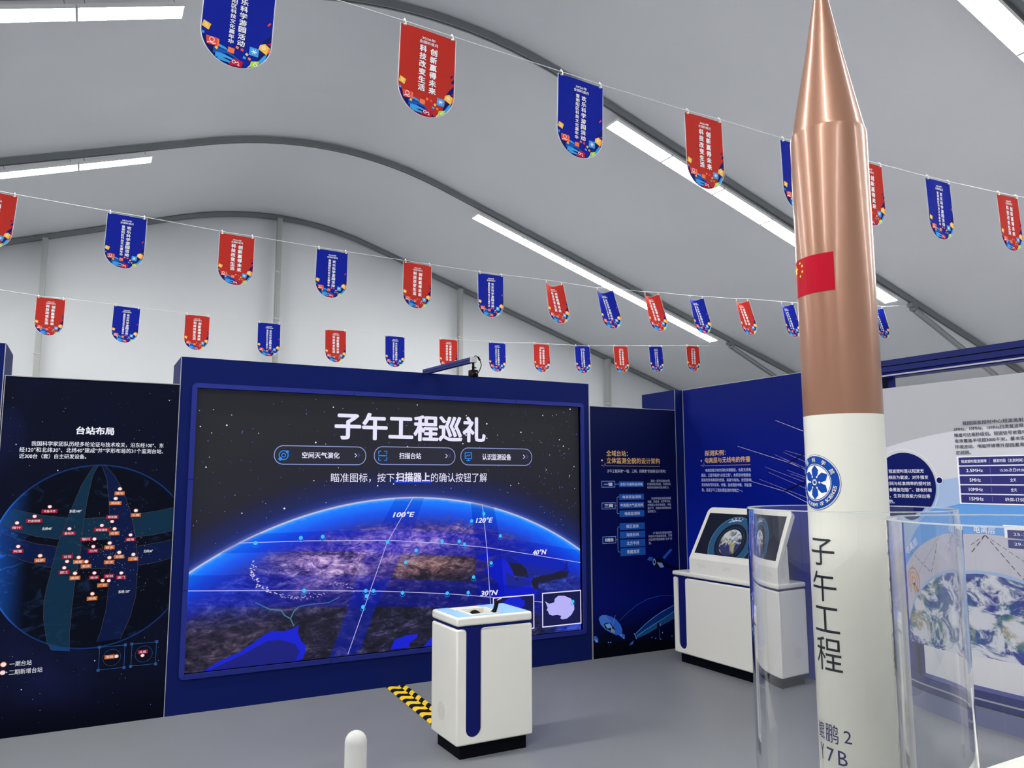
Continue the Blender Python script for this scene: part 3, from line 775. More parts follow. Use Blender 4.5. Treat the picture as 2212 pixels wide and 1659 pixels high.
for xl, yl, xr, yr, h, tx, ch, ic in ((591.4, 982.5, 790.7, 985, 41, ('空间天气演化', 652, 983, 733, 984), 766, 0), (807.3, 984.5, 983.2, 985.5, 39, ('扫描台站', 861.8, 984.6, 909.5, 985), 962, 1), (994.2, 986.3, 1148.8, 987.3, 37.5, ('认识监测设备', 1041, 987, 1103.5, 987.4), 1129.5, 2)):
    A = pill(xl, yl, xr, yr, h); A.ptext(*tx, 13.5, E_W, 8, 0.02)
    yc = (yl+yr)/2
    for dx, m in ((0, E_W), (6.5, E_B2)): A.pline([(ch+dx, yc-4), (ch+dx+4, yc), (ch+dx, yc+4)], 0.006, m, 8)
    cx, cz = A.inv(xl + (21 if ic == 0 else 19 if ic == 1 else 17), yc - 0.5)
    if ic == 0:
        A.ring(cx, cz, 0.030, 0.037, ICON, 8, 32); A.ring(cx, cz, 0.011, 0.017, ICON, 8, 20); A.disc(cx-0.024, cz-0.028, 0.014, 0.014, ICON, 9, 16); A.disc(cx+0.027, cz+0.026, 0.011, 0.011, ICON, 9, 16)
    elif ic == 1:
        for sx in (-1, 1):
            for sz in (-1, 1): A.line([(cx+sx*0.034, cz+sz*0.012), (cx+sx*0.034, cz+sz*0.036), (cx+sx*0.012, cz+sz*0.036)], 0.007, ICON, 8)
        A.line([(cx-0.036, cz), (cx+0.036, cz)], 0.007, ICON, 8)
    else:
        A.frame(cx-0.034, cz-0.02, cx+0.034, cz+0.036, 0.007, ICON, 8); A.line([(cx-0.02, cz), (cx-0.006, cz+0.014), (cx+0.004, cz+0.004), (cx+0.02, cz+0.02)], 0.006, ICON, 8); A.line([(cx-0.02, cz-0.034), (cx+0.02, cz-0.034)], 0.007, ICON, 8); A.line([(cx, cz-0.02), (cx, cz-0.034)], 0.007, ICON, 8)
    A.build('menu_button', t, 'outlined button with a blue icon')
HEX = emit('px_hex', (60, 190, 255)); HEXO = emit('px_hexring', (30, 120, 220))
for u, v in ((551.3,1172.9),(649.2,1161.8),(696.3,1159),(656,1275.5),(789,1276),(805.8,1276),(791,1287.4),(783.3,1310.7),(836,1170.1),(897.9,1188.7),(875.4,1214.5),(953.9,1168.7),(990.8,1169.3),(1002.4,1175.7),(1017.7,1125.2),(1044,1109.7),(1079.5,1157.6),(1059.8,1215.9),(1021.9,1246.4),(868.5,1280.2),(965,1281),(1010.2,1279.7),(1236.2,1299.1)):
    A = back_art(SY); cx, cz = A.inv(u, v)
    hexp = lambda r, dz=0: [(cx + r*math.sin(math.pi/3*k), cz + dz + r*math.cos(math.pi/3*k)) for k in range(6)]
    A.poly(hexp(0.0165), HEX, 17); A.ring(cx, cz - 0.008, 0.020, 0.0245, HEXO, 16, 6, 1.0, math.pi*1.05, math.pi*1.95)
    A.build('station_marker', t, 'glowing blue hexagon marker')
def inset(q, name):
    A = back_art(SY); P = [A.inv(*k) for k in q]; a = min(p[0] for p in P); c = max(p[0] for p in P); b = (P[2][1]+P[3][1])/2; d_ = (P[0][1]+P[1][1])/2
    A.rect(a, b, c, d_, emit('px_insetbg', (12, 18, 72)), 12); A.frame(a, b, c, d_, 0.009, E_W, 15); return A
A = inset([(1169.7,1280.2),(1253.7,1274.1),(1254.2,1346.2),(1170.2,1355.9)], 'a')
zN = zoom(1040, 1240, 9.217)
A.ppoly([zN(*q) for q in [(1255,540),(1340,590),(1440,560),(1450,490),(1520,430),(1640,430),(1780,490),(1800,560),(1835,620),(1840,700),(1780,810),(1690,885),(1600,900),(1560,880),(1580,830),(1500,810),(1400,825),(1340,800),(1310,730),(1285,720),(1310,670),(1280,590)]], emit('px_ice', (182, 176, 246)), 13)
A.build('inset_map', t, 'inset map of a pale ice continent')
A = inset([(1063.5,1290.8),(1152.7,1283),(1152.7,1357.3),(1063.5,1367)], 'b')
A.ppoly([zN(*q) for q in [(430,560),(540,470),(640,445),(760,450),(800,520),(850,520),(860,600),(790,680),(920,720),(900,800),(700,820),(420,760),(400,620)]], SEA, 13)
A.ppoly([zN(*q) for q in [(250,560),(330,490),(430,455),(400,480),(320,520)]], FLK, 13)
A.build('inset_map', t, 'inset map of an arctic sea, partly hidden by the kiosk')

# ------------------------------------------------------------------ left dark panel
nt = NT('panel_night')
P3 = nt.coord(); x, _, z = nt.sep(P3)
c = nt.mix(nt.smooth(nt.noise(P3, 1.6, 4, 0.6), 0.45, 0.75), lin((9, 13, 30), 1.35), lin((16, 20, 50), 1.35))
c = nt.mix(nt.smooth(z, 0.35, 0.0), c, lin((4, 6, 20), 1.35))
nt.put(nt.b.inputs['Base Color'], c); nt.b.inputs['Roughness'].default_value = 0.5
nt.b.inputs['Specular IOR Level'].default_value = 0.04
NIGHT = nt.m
t = thing('info_panel', 'near-black info panel printed with a night globe and red and orange place tags', 'info panel', (0.04, YB+0.05, 0))
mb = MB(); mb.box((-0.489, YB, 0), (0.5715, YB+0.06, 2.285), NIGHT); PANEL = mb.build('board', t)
mb = MB(); mb.box((-0.489, YB-0.004, 2.285), (0.5715, YB+0.06, 2.290), SILVER); mb.box((-0.487, YB-0.003, 0), (-0.483, YB, 2.285), SILVER); mb.build('edge_strip', t, 'thin silver edging'); t = PANEL
G = back_art(); zA = zoom(0, 720, 3.19); zD = zoom(0, 1100, 2.967); z4 = zoom(0, 1040, 8.295); z5 = zoom(190, 1040, 5.925)
gp = [G.inv(*q) for q in [(0,1127.5),(31,1090),(78,1046),(125,1019),(166,1005),(207,1000),(251,1003.7),(313,1027),(373,1077),(0,1302),(34,1353),(84,1390),(142,1408),(216,1397),(364,1312)]]
gx, gz, gr = fit_circle(gp)
def globe_mat(name, tint=None, al=0.0):
    nt = NT(name)
    P3 = nt.coord(); x, _, z = nt.sep(P3)
    dx = nt.math('DIVIDE', nt.math('SUBTRACT', x, gx), gr); dz = nt.math('DIVIDE', nt.math('SUBTRACT', z, gz), gr)
    rr = nt.math('SQRT', nt.math('ADD', nt.math('MULTIPLY', dx, dx), nt.math('MULTIPLY', dz, dz)))
    cl = nt.smooth(nt.noise(P3, 7.0, 8, 0.68, 1.0, (1, 1, 1.6)), 0.54, 0.68)
    lit = nt.smooth(dx, -0.62, -1.0)                     # the printed sunlit limb is on the left
    c = nt.mix(nt.math('MULTIPLY', cl, 0.45), lin((6, 10, 22), 1.35), lin((30, 50, 84), 1.35))
    c = nt.mix(nt.math('MULTIPLY', lit, nt.math('ADD', 0.3, nt.math('MULTIPLY', cl, 0.6))), c, lin((36, 104, 214), 1.4))
    c = nt.mix(nt.math('MULTIPLY', nt.smooth(rr, 0.978, 1.0), nt.math('ADD', 0.22, nt.math('MULTIPLY', lit, 0.75))), c, lin((44, 100, 204), 1.4))
    if tint: c = nt.mix(al, c, lin(tint, 1.35))
    nt.put(nt.b.inputs['Base Color'], c); nt.b.inputs['Roughness'].default_value = 0.5
    nt.b.inputs['Specular IOR Level'].default_value = 0.04
    return nt.m
GLOBE = globe_mat('night_globe')
pts = []
for k in range(120):
    q = 2*math.pi*k/120; pts.append((max(-0.482, min(0.568, gx + gr*math.cos(q))), gz + gr*math.sin(q)))
G.poly(pts, GLOBE, 1)
def veil(name, rgb, alpha):
    if name in MATS: return MATS[name]
    m = bpy.data.materials.new(name); m.use_nodes = True; b = m.node_tree.nodes['Principled BSDF']
    b.inputs['Base Color'].default_value = (*lin(rgb, 1.35), 1); b.inputs['Alpha'].default_value = alpha; b.inputs['Roughness'].default_value = 0.5; b.inputs['Specular IOR Level'].default_value = 0.04
    MATS[name] = m; return m
V1 = globe_mat('print_teal', (22, 60, 88), 0.42); V2 = globe_mat('print_indigo', (16, 32, 84), 0.4)
LIN = mat('print_hairline', (62, 58, 66), 0.6)
def band(top, bot, m, layer):
    P = [G.inv(*q) for q in top]; Q = [G.inv(*q) for q in bot]
    P = [(max(-0.482, min(0.568, a)), b) for a, b in P]; Q = [(max(-0.482, min(0.568, a)), b) for a, b in Q]
    G.poly(P + Q[::-1], m, layer); G.line(P, 0.0022, LIN, layer+1); G.line(Q, 0.0022, LIN, layer+1)
band([zA(*q) for q in [(90,1215),(300,1255),(450,1272),(590,1275),(760,1265),(900,1250),(1080,1225),(1195,1200)]], [zA(*q) for q in [(5,1310),(100,1360),(250,1400),(420,1420),(560,1424),(750,1418),(900,1408),(1050,1390),(1190,1360)]], V1, 2)
band([zA(*q) for q in [(5,1370),(100,1410),(250,1450),(400,1470),(560,1486),(750,1485),(900,1475),(1100,1440),(1185,1420)]], [zD(*q) for q in [(0,270),(150,330),(300,370),(500,383),(700,378),(880,360),(1000,340),(1095,312)]], V2, 2)
band([zA(*q) for q in [(640,920),(560,1050),(480,1240),(400,1450),(350,1640)]] + [zD(*q) for q in [(300,500),(280,600),(278,700),(300,850),(330,905)]],
     [zA(*q) for q in [(680,905),(640,980),(605,1130),(575,1300),(555,1500)]] + [zD(*q) for q in [(485,430),(462,620),(445,800),(445,910)]], V1, 4)
band([zA(*q) for q in [(700,905),(735,1000),(750,1150),(760,1350),(760,1600)]] + [zD(*q) for q in [(700,450),(680,640),(640,800),(620,850)]],
     [zA(*q) for q in [(720,905),(790,980),(850,1090),(900,1230),(935,1400),(950,1600)]] + [zD(*q) for q in [(880,400),(870,560),(830,700),(770,830)]], V2, 4)
CITY = mat('print_citylight', (206, 178, 150), 0.6)
for k in range(150):
    u = rs.gauss(250, 45); v = rs.gauss(1185, 45)
    if 0 < u < 365: a, b = G.inv(u, v); G.disc(a, b, 0.0016, 0.0016, CITY, 6, 5)
STARP = mat('print_star', (190, 200, 226), 0.6); STARD = mat('print_star_dim', (84, 96, 140), 0.6)
for k in range(170):
    a = rs.uniform(-0.47, 0.55); b = rs.uniform(0.05, 2.25)
    if math.hypot(a-gx, b-gz) < gr*1.02: continue
    q = rs.random(); r_ = 0.004 if q < 0.06 else 0.0018
    G.disc(a, b, r_, r_, STARP if q < 0.3 else STARD, 1, 6)
G.build('globe_print', t, 'printed dark globe with teal grid bands')
A = back_art(); A.ptext('台站布局', *zA(525, 672), *zA(788, 672), 17, WHITE_PRINT, 2, 0.03); A.build('headline', t, 'white heading')
A = back_art()
A.ptext('我国科学家团队历经多轮论证与技术攻关，沿东经100°、东', *zA(217,760), *zA(1127,773), 10.5, WHITE_PRINT, 2, 0.006)
A.ptext('经120°和北纬30°、北纬40°建成“井”字形布局的31个监测台站、', *zA(133,803), *zA(1125,812), 10.5, WHITE_PRINT, 2, 0.006)
A.ptext('近300台（套）自主研发设备。', *zA(132,845), *zA(595,850), 10.5, WHITE_PRINT, 2, 0.006)
A.build('paragraph', t, 'white paragraph')
A = back_art()
for s_, u, v, wd in (('东经100°', 163, 1104.1, 26), ('北纬40°', 101.9, 1141.9, 22), ('北纬30°', 320, 1190.2, 20), ('东经120°', 268.1, 1277.6, 25)): A.ptext(s_, u-wd/2, v, u+wd/2, v, 6.5, WHITE_PRINT, 7, 0.015)
A.build('grid_label', t, 'small white degree labels')
TAGR = mat('tag_red', (146, 22, 48), 0.6, k=1.15); TAGO = mat('tag_orange', (192, 106, 48), 0.6, k=1.12); DOTW = mat('tag_dot', (222, 216, 216), 0.6)
TAGS = [('乌鲁木齐',0,107.3,1104.3,107.7,1094.5),('巴音郭楞',0,74.1,1125.2,75,1115.3),('喀什',0,36.2,1139.8,36.9,1129.5),('阿里',0,38.7,1190.7,39.5,1180.2),('拉萨',1,86.2,1210.3,86.8,1200.3),('嘉峪关',0,149.5,1151.9,150.1,1142.1),
 ('甘孜',0,145.9,1202.4,145,1212.6),('成都',1,169.4,1213.6,170,1204),('重庆',1,185.9,1222.9,186.6,1213),('丽江',0,138.3,1236.1,138.9,1226.3),('曲靖',1,161.8,1248.3,162.1,1238.2),('桂林',0,203.2,1247.3,203.9,1237.5),
 ('广州',1,221.1,1264,221.8,1253.7),('深圳',0,235.3,1244.3,234.9,1254),('厦门',0,261.5,1247,261.9,1237.5),('海南',1,198.9,1292.5,199.5,1282.3),('漠河',1,258.4,1065.7,259,1056),('满洲里',1,249.2,1086.8,249.9,1076.8),
 ('长春',1,293.1,1112.6,293.5,1102.8),('明安图',0,242.8,1116.8,242.2,1126.4),('呼和浩特',0,219.5,1144.6,220,1134.9),('北京',1,246.9,1151.9,247.4,1142.1),('威海',0,281.3,1165.2,282,1155.4),('银川',0,185.5,1164.5,204,1164.2),
 ('新乡',1,236.4,1182.3,236.9,1172.8),('兰州',0,201,1189.7,201.5,1180.4),('合肥',1,257.2,1202.5,257.5,1193.1),('上海',1,287.4,1207.1,288,1197.5),('武汉',1,235.7,1214.3,236.4,1204.4),('南极',1,236.9,1418.5,251.4,1417.2),('北极',0,308.4,1407.7,307.7,1415.5)]
for i, (s_, o_, u, v, du, dv) in enumerate(TAGS):
    A = back_art(); L = 0.042 + 0.0165*len(s_); a, b = A.inv(u, v); L = {2: 0.062, 3: 0.074, 4: 0.092}[len(s_)]; h = 0.0128
    ly = 8 + 3*(i % 2)
    A.rect(a-L/2, b-h, a+L/2, b+h, TAGO if o_ else TAGR, ly); A.text(s_, a-L*0.36, b-h*0.62, a+L*0.36, b+h*0.62, WHITE_PRINT, ly+1, 0.0)
    a, b = A.inv(du, dv); A.disc(a, b, 0.0145, 0.0125, TAGO if o_ else TAGR, ly, 20); A.disc(a, b, 0.011, 0.0095, DOTW, ly+1, 20)
    A.build('place_tag', t, '%s place tag with a white dot' % ('orange' if o_ else 'red'))
A = back_art()
for m, (u, v), s_, q in ((TAGO, (7.4, 1435.4), '一期台站', (20.9,1433.7,68.4,1431.7)), (TAGR, (5.7, 1452.9), '二期新增台站', (19.2,1452,91.7,1446.5))):
    a, b = A.inv(u, v); A.disc(a, b, 0.018, 0.0165, m, 2, 20); A.disc(a, b, 0.0145, 0.013, DOTW, 3, 20); A.ptext(s_, *q, 11.5, WHITE_PRINT, 2, 0.0)
A.build('legend', t, 'two-line legend in white')
for q in ([(638,885),(803,868),(795,1015),(628,1032)], [(845,862),(1005,850),(997,990),(837,1008)]):
    A = back_art(); P = [A.inv(*zD(*k)) for k in q]; a, c_ = (P[0][0]+P[3][0])/2, (P[1][0]+P[2][0])/2; b, d_ = (P[2][1]+P[3][1])/2, (P[0][1]+P[1][1])/2
    FR = mat('print_frame_blue', (38, 76, 130), 0.6); A.frame(a, b, c_, d_, 0.003, FR, 1)
    for x_, y_ in ((a, b), (c_, b), (a, d_), (c_, d_)): A.rect(x_-0.009, y_-0.009, x_+0.009, y_+0.009, FR, 2)
    A.ring((a+c_)/2, (b+d_)/2, 0.052, 0.054, FR, 1, 40); A.build('inset_frame', t, 'blue corner-marked frame')

# ------------------------------------------------------------------ navy wall at the far left edge
t = thing('wall_end', 'navy exhibition wall end beside the night globe panel, taller than that panel', 'display wall', (-1.2, YB+0.2, 0))
mb = MB(); mb.box((-3.2, YB, 0), (-0.492, YB+0.56, 2.5), NAVY); mb.build('wall_body', t)
mb = MB(); mb.box((-0.498, YB-0.003, 0), (-0.493, YB+0.001, 2.5), SILVER); mb.build('edge_strip', t, 'thin silver edge strip')

# ------------------------------------------------------------------ right dark panel
nt = NT('panel_blue_night')
P3 = nt.coord(); x, _, z = nt.sep(P3)
c = nt.ramp(nt.math('DIVIDE', z, 2.3), [(0.0, (3, 5, 24)), (0.09, (5, 9, 46)), (0.2, (6, 16, 92)), (0.4, (5, 12, 74)), (0.7, (8, 14, 58)), (1.0, (12, 18, 54))])
c = nt.mix(1.0, c, (1.35, 1.35, 1.35), 'MULTIPLY')
nt.put(nt.b.inputs['Base Color'], c); nt.b.inputs['Roughness'].default_value = 0.45
nt.b.inputs['Specular IOR Level'].default_value = 0.04
t = thing('info_panel', 'dark blue info panel with a gold heading, boxed diagram and printed dish antenna', 'info panel', (4.6, YB+0.05, 0))
mb = MB(); mb.box((4.106, YB, 0), (5.129, YB+0.06, 2.281), nt.m); PANEL = mb.build('board', t)
mb = MB(); mb.box((4.106, YB-0.004, 2.281), (5.129, YB+0.06, 2.286), SILVER); mb.box((4.108, YB-0.003, 0), (4.112, YB, 2.281), SILVER); mb.build('edge_strip', t, 'thin silver edging'); t = PANEL
zG = zoom(1260, 800, 4.809); zH = zoom(1260, 1100, 4.365); zS = zoom(1280, 1280, 11.06)
A = back_art(); A.ptext('全域台站：', *zG(238,862), *zG(462,862), 12.5, GOLD, 2, 0.012); A.ptext('立体监测全貌的设计架构', *zG(240,936), *zG(795,942), 13, GOLD, 2, 0.012)
a, b = A.inv(*zG(193, 935)); A.disc(a, b, 0.009, 0.009, GOLD, 2, 12)
A.pline([zG(*q) for q in [(185,988),(200,985),(212,1005),(224,958),(232,990),(240,992),(793,998)]], 0.004, mat('print_rule', (150, 130, 118), 0.6), 2)
A.build('headline', t, 'gold two-line heading over a pulse line')
PT = mat('print_pale', (176, 184, 210), 0.6)
A = back_art(); A.ptext('子午工程采用“一链、三网、四聚焦”的创新设计架构：', *zG(245,1045), *zG(858,1049), 7.2, PT, 2, 0.004); A.build('paragraph', t, 'small pale text')
for ls, zf in (((('建设一系列先进的太阳-', 700, 1147, 902), ('行星际监测设备，形成对日', 662, 1181, 905), ('地空间全链条的监测能力。', 662, 1215, 890)), zG),
               ((('空间环境监测系统采用', 706, 1328, 908), ('地磁、无线电、光学等手段，', 667, 1361, 908), ('对我国上空的电离层、中高', 667, 1395, 910), ('层大气、地磁形成网络化的', 668, 1428, 912), ('监测能力。', 668, 1463, 758)), zG),
               ((('4个重点区域建设国际', 655, 220, 834), ('先进的大型监测设备，开展', 613, 250, 836), ('对空间环境的精细“立体”探', 614, 281, 836), ('测。', 615, 318, 642)), zH)):
    A = back_art()
    for s_, xl, yc, xr in ls: A.ptext(s_, *zf(xl, yc), *zf(xr, yc+2), 5.4, PT, 2, 0.0)
    A.build('paragraph', t, 'small pale text')
BOX = mat('print_box_blue', (26, 78, 158), 0.6); OUT = mat('print_outline', (120, 160, 220), 0.6)
for zf, xa, ya, xb, yb, s_, o_ in ((zG,187,1150,330,1215,'一链',1),(zG,370,1155,626,1210,'太阳-行星际监测链',0),(zG,190,1375,333,1440,'三网',1),(zG,372,1285,630,1342,'电离层监测网',0),(zG,374,1370,631,1428,'中高层大气监测网',0),(zG,376,1457,634,1517,'地磁监测网',0),
        (zH,180,260,308,320,'四聚焦',1),(zH,343,133,580,187,'极区高纬',0),(zH,344,212,582,266,'海南低纬',0),(zH,347,290,584,347,'北方中纬',0),(zH,349,370,587,428,'青藏高原',0)):
    A = back_art(); a, d_ = A.inv(*zf(xa, ya)); c_, b = A.inv(*zf(xb, yb)); wd = c_-a; hh = d_-b
    if o_: A.rect(a, b, c_, d_, mat('print_box_dark', (10, 24, 86), 0.6), 1); A.frame(a, b, c_, d_, 0.004, OUT, 2); k = 0.19
    else: A.rect(a, b, c_, d_, BOX, 1); k = max(0.04, 0.5 - 0.062*len(s_))
    A.text(s_, a+wd*k, b+hh*0.24, c_-wd*k, d_-hh*0.24, WHITE_PRINT, 3, 0.02 if o_ else 0.0)
    A.build('diagram_box', t, 'outlined dark box' if o_ else 'mid blue box')
A = back_art()
for zf, pl in ((zG, [(330,1182),(368,1182)]), (zG, [(333,1406),(350,1406)]), (zG, [(372,1314),(356,1316),(350,1322),(350,1480),(356,1488),(374,1488)]), (zH, [(308,288),(324,288)]), (zH, [(342,166),(328,168),(323,176),(327,395),(332,403),(346,403)])):
    A.pline([zf(*q) for q in pl], 0.0035, OUT, 2)
A.build('connector', t, 'thin connector lines')
A = back_art()
ARC = veil('print_glow_a', (40, 110, 190), 0.5); ARC2 = mat('print_arc_pale', (92, 150, 200), 0.6); SATW = mat('print_sat', (120, 150, 200), 0.6); SATB = mat('print_sat_blue', (30, 84, 176), 0.6); SATD = mat('print_sat_dark', (6, 10, 30), 0.6)
DISH = mat('print_dish', (44, 92, 190), 0.6); DISH2 = mat('print_dish_pale', (108, 150, 214), 0.6)
def cl2(pts): return [(min(5.127, max(4.122, a)), max(0.002, b)) for a, b in pts]
A.poly(cl2([A.inv(*zS(*q)) for q in [(1050,1040),(1250,900),(1500,740),(1700,610),(1960,440),(1960,620),(1700,760),(1450,900),(1250,1010),(1070,1090)]]), veil('print_glow_b', (34, 104, 170), 0.55), 1)
A.poly(cl2([A.inv(*zS(*q)) for q in [(1030,980),(1250,760),(1500,560),(1700,430),(1960,290),(1960,440),(1700,610),(1500,740),(1250,900),(1050,1040)]]), veil('print_glow_c', (20, 66, 160), 0.5), 1)
A.line(cl2([A.inv(*zS(*q)) for q in [(1030,980),(1250,760),(1500,560),(1700,430),(1960,290)]]), 0.006, ARC2, 2)
A.line(cl2([A.inv(*zS(*q)) for q in [(1050,1040),(1250,900),(1500,740),(1700,610),(1960,440)]]), 0.005, ARC2, 2)
A.line(cl2([A.inv(*zS(*q)) for q in [(650,660),(850,460),(1050,300),(1300,160),(1560,85),(1740,72),(1960,85)]]), 0.003, DISH, 2)
A.poly(cl2([A.inv(*zS(*q)) for q in [(20,1260),(240,1200),(700,1170),(1100,1150),(1400,1130),(1700,1130),(1990,1190),(1990,1330),(20,1560)]]), mat('print_ground', (3, 4, 16), 0.6), 1)
A.ppoly([zS(*q) for q in [(145,640),(160,580),(220,540),(320,538),(440,570),(560,640),(660,760),(710,880),(700,980),(640,1020),(540,1010),(420,950),(300,880),(190,760)]], DISH, 3)
A.ppoly([zS(*q) for q in [(145,640),(160,580),(220,540),(320,538),(430,700),(520,860),(545,990),(420,950),(300,880),(190,760)]], mat('print_dish_mid', (66, 112, 198), 0.6), 4)
A.ppoly([zS(*q) for q in [(260,750),(330,720),(420,720),(520,860),(545,990),(400,900),(310,860)]], SATD, 5)
A.ppoly([zS(*q) for q in [(290,760),(400,730),(470,830),(350,860)]], DISH2, 6); A.ppoly([zS(*q) for q in [(440,830),(520,900),(540,980),(430,920)]], mat('print_dish_grey', (130, 136, 158), 0.6), 6)
A.pline([zS(*q) for q in [(540,545),(500,660),(475,790)]], 0.004, DISH2, 6)
A.ppoly([zS(*q) for q in [(640,1020),(700,980),(770,1010),(765,1100),(710,1090)]], DISH, 3); A.ppoly([zS(*q) for q in [(640,1020),(680,990),(700,1050)]], DISH2, 4); A.ppoly([zS(*q) for q in [(710,1090),(740,1060),(765,1100)]], DISH2, 4)
A.ppoly([zS(*q) for q in [(240,960),(560,1020),(520,1180),(240,1200)]], SATD, 2)
A.ppoly([zS(*q) for q in [(30,1040),(80,1040),(135,1110),(130,1180),(90,1190),(30,1140)]], DISH, 3); A.ppoly([zS(*q) for q in [(40,1100),(90,1130),(130,1180),(80,1190)]], DISH2, 4)
A.ppoly([zS(*q) for q in [(975,965),(1015,985),(1055,1105),(1038,1108),(1015,1030)]], DISH2, 3); A.ppoly([zS(*q) for q in [(910,1200),(985,1140),(960,1230),(870,1265)]], DISH, 3)
A.ppoly([zS(*q) for q in [(1535,760),(1580,700),(1620,760),(1610,850),(1545,850)]], SATD, 3); A.ppoly([zS(*q) for q in [(1590,735),(1620,740),(1622,800),(1605,800)]], DISH2, 4); A.pline([zS(1598,850), zS(1602,1120)], 0.005, DISH, 3)
for q in [(1625,1108),(1505,1092),(1670,955),(1895,1035),(1415,1070),(376,1192),(430,1190)]: a, b = A.inv(*zS(*q)); A.disc(a, b, 0.006, 0.006, DISH2, 3, 8)
A.ppoly([zH(*q) for q in [(600,478),(620,448),(660,456),(640,488)]], SATB, 3); A.ppoly([zH(*q) for q in [(745,455),(820,372),(838,382),(765,470)]], SATB, 3)
A.ppoly([zH(*q) for q in [(665,465),(740,462),(765,500),(760,550),(720,555),(660,530)]], SATD, 3); A.ppoly([zH(*q) for q in [(690,500),(740,505),(760,545),(725,552)]], SATW, 4)
a, b = A.inv(*zH(667, 497)); A.ring(a, b, 0.018, 0.032, SATW, 4, 20, 0.55)
A.ppoly([zH(*q) for q in [(765,505),(910,560),(905,575),(770,545)]], SATD, 2)
A.build('picture_print', t, 'printed dish antennas and satellite')

# ------------------------------------------------------------------ right-hand blue wall with its corner pillar
nt = NT('wall_blue_print')
P3 = nt.coord(); x, y, z = nt.sep(P3)
c = nt.ramp(nt.math('DIVIDE', z, 2.5), [(0.0, (10, 34, 150)), (0.35, (6, 30, 136)), (0.6, (6, 20, 110)), (1.0, (15, 24, 88))])
c = nt.mix(1.0, c, (1.35, 1.35, 1.35), 'MULTIPLY')
nt.put(nt.b.inputs['Base Color'], c); nt.b.inputs['Roughness'].default_value = 0.4
nt.b.inputs['Specular IOR Level'].default_value = 0.04
t = thing('blue_wall', 'royal blue exhibition wall with gold heading, behind the white desk', 'display wall', (XR+0.05, 5.0, 0))
mb = MB(); mb.box((XR, 3.93, 0), (XR+0.1, YB, 2.487), nt.m); PANEL = mb.build('board', t)
mb = MB(); mb.box((5.131, YB, 0), (XR+0.1, YB+0.52, 2.487), NAVY); mb.build('corner_pillar', t, 'navy corner pillar')
mb = MB(); mb.box((5.130, YB-0.003, 0), (5.135, YB, 2.487), SILVER); mb.box((XR-0.005, YB-0.005, 0), (XR, YB, 2.487), SILVER); mb.box((XR-0.001, 3.93, 2.487), (XR+0.1, YB, 2.491), SILVER); mb.build('edge_strip', t, 'thin silver edging'); t = PANEL
A = right_art(); A.ptext('探测实例：', *zG(1262,860), *zG(1480,855), 12, GOLD, 2, 0.012); A.ptext('电离层与无线电的传播', *zG(1266,935), *zG(1735,922), 12.5, GOLD, 2, 0.012)
a, b = A.inv(*zG(1227, 940)); A.disc(a, b, 0.009, 0.009, GOLD, 2, 12)
A.pline([zG(*q) for q in [(1222,988),(1236,986),(1246,1005),(1254,962),(1262,990),(1270,992),(1738,980)]], 0.004, MATS['print_rule'], 2)
A.build('headline', t, 'gold two-line heading over a pulse line')
A = right_art()
for s_, q in (('电离层是日地空间的关键圈层，也是无线电', (1270,1037,1742,1035)), ('通信、卫星导航的“必经之路”。太阳活动强弱会', (1227,1088,1742,1087)), ('直接改变电离层的密度、高度与结构，进而影响', (1228,1137,1746,1140)), ('无线电信号的反射、传播，造成通信中断、导航误', (1230,1188,1748,1192)), ('差。这是子午工程长期监测的领域之一。', (1232,1238,1655,1250))):
    A.ptext(s_, *zG(q[0], q[1]), *zG(q[2], q[3]), 7.4, PT, 2, 0.004)
A.build('paragraph', t, 'small pale paragraph')
A = right_art(); z7 = zoom(1500, 880, 7.542); WIRE = mat('print_wire', (112, 104, 150), 0.6); WIRE2 = mat('print_wire_bright', (170, 160, 180), 0.6); BOOM = mat('print_boom', (8, 10, 40), 0.6)
for pl, m in (([(1320,212),(1770,385)], WIRE2), ([(705,633),(1530,895),(1900,1050)], WIRE2), ([(1450,730),(1850,905)], WIRE), ([(1300,765),(1850,1005)], WIRE), ([(1480,700),(1850,810)], WIRE), ([(1380,800),(1850,1040)], WIRE),
              ([(1150,970),(1860,1240)], WIRE), ([(1215,1060),(1860,1340)], WIRE), ([(1060,1170),(1860,1480)], WIRE), ([(930,1205),(1480,1370),(1860,1560)], WIRE2), ([(1510,1020),(1850,1150)], WIRE), ([(1560,1080),(1850,1180)], WIRE)):
    A.pline([z7(*q) for q in pl], 0.0028, m, 1, 0.0045)
A.pline([z7(1535,900), z7(1840,740)], 0.010, BOOM, 3); A.pline([z7(1470,1367), z7(1860,1190)], 0.012, BOOM, 3)
A.build('antenna_print', t, 'printed antenna wires')

# ------------------------------------------------------------------ framed poster at the right
t = thing('framed_poster', 'pale grey poster of the earth and ionosphere in a navy metal frame', 'poster stand', (XR+0.05, 2.4, 0))
YL, YR_ = 3.93, 0.6
mb = MB()
def rail(z0, z1, x0=XR-0.03, x1=XR+0.1): mb.box((x0, YR_, z0), (x1, YL, z1), DARKBLUE)
FRB = mat('frame_blue', (32, 38, 86), 0.4)
mb.box((XR-0.03, YR_, 2.435), (XR+0.09, YL, 2.478), FRB); mb.box((XR-0.024, YR_, 2.427), (XR+0.09, YL, 2.436), BLACK); mb.box((XR-0.03, YR_, 2.39), (XR+0.09, YL, 2.428), FRB)
mb.box((XR-0.02, YR_, 2.372), (XR+0.09, YL, 2.391), DARKBLUE); mb.box((XR-0.012, YR_, 2.352), (XR+0.09, YL, 2.36), DARKBLUE); mb.build('top_rail', t, 'grooved navy top rail')
mb = MB(); mb.box((XR-0.018, YR_, 2.360), (XR+0.05, YL, 2.371), SILVER); mb.build('rail_edge', t, 'bright metal rail edge')
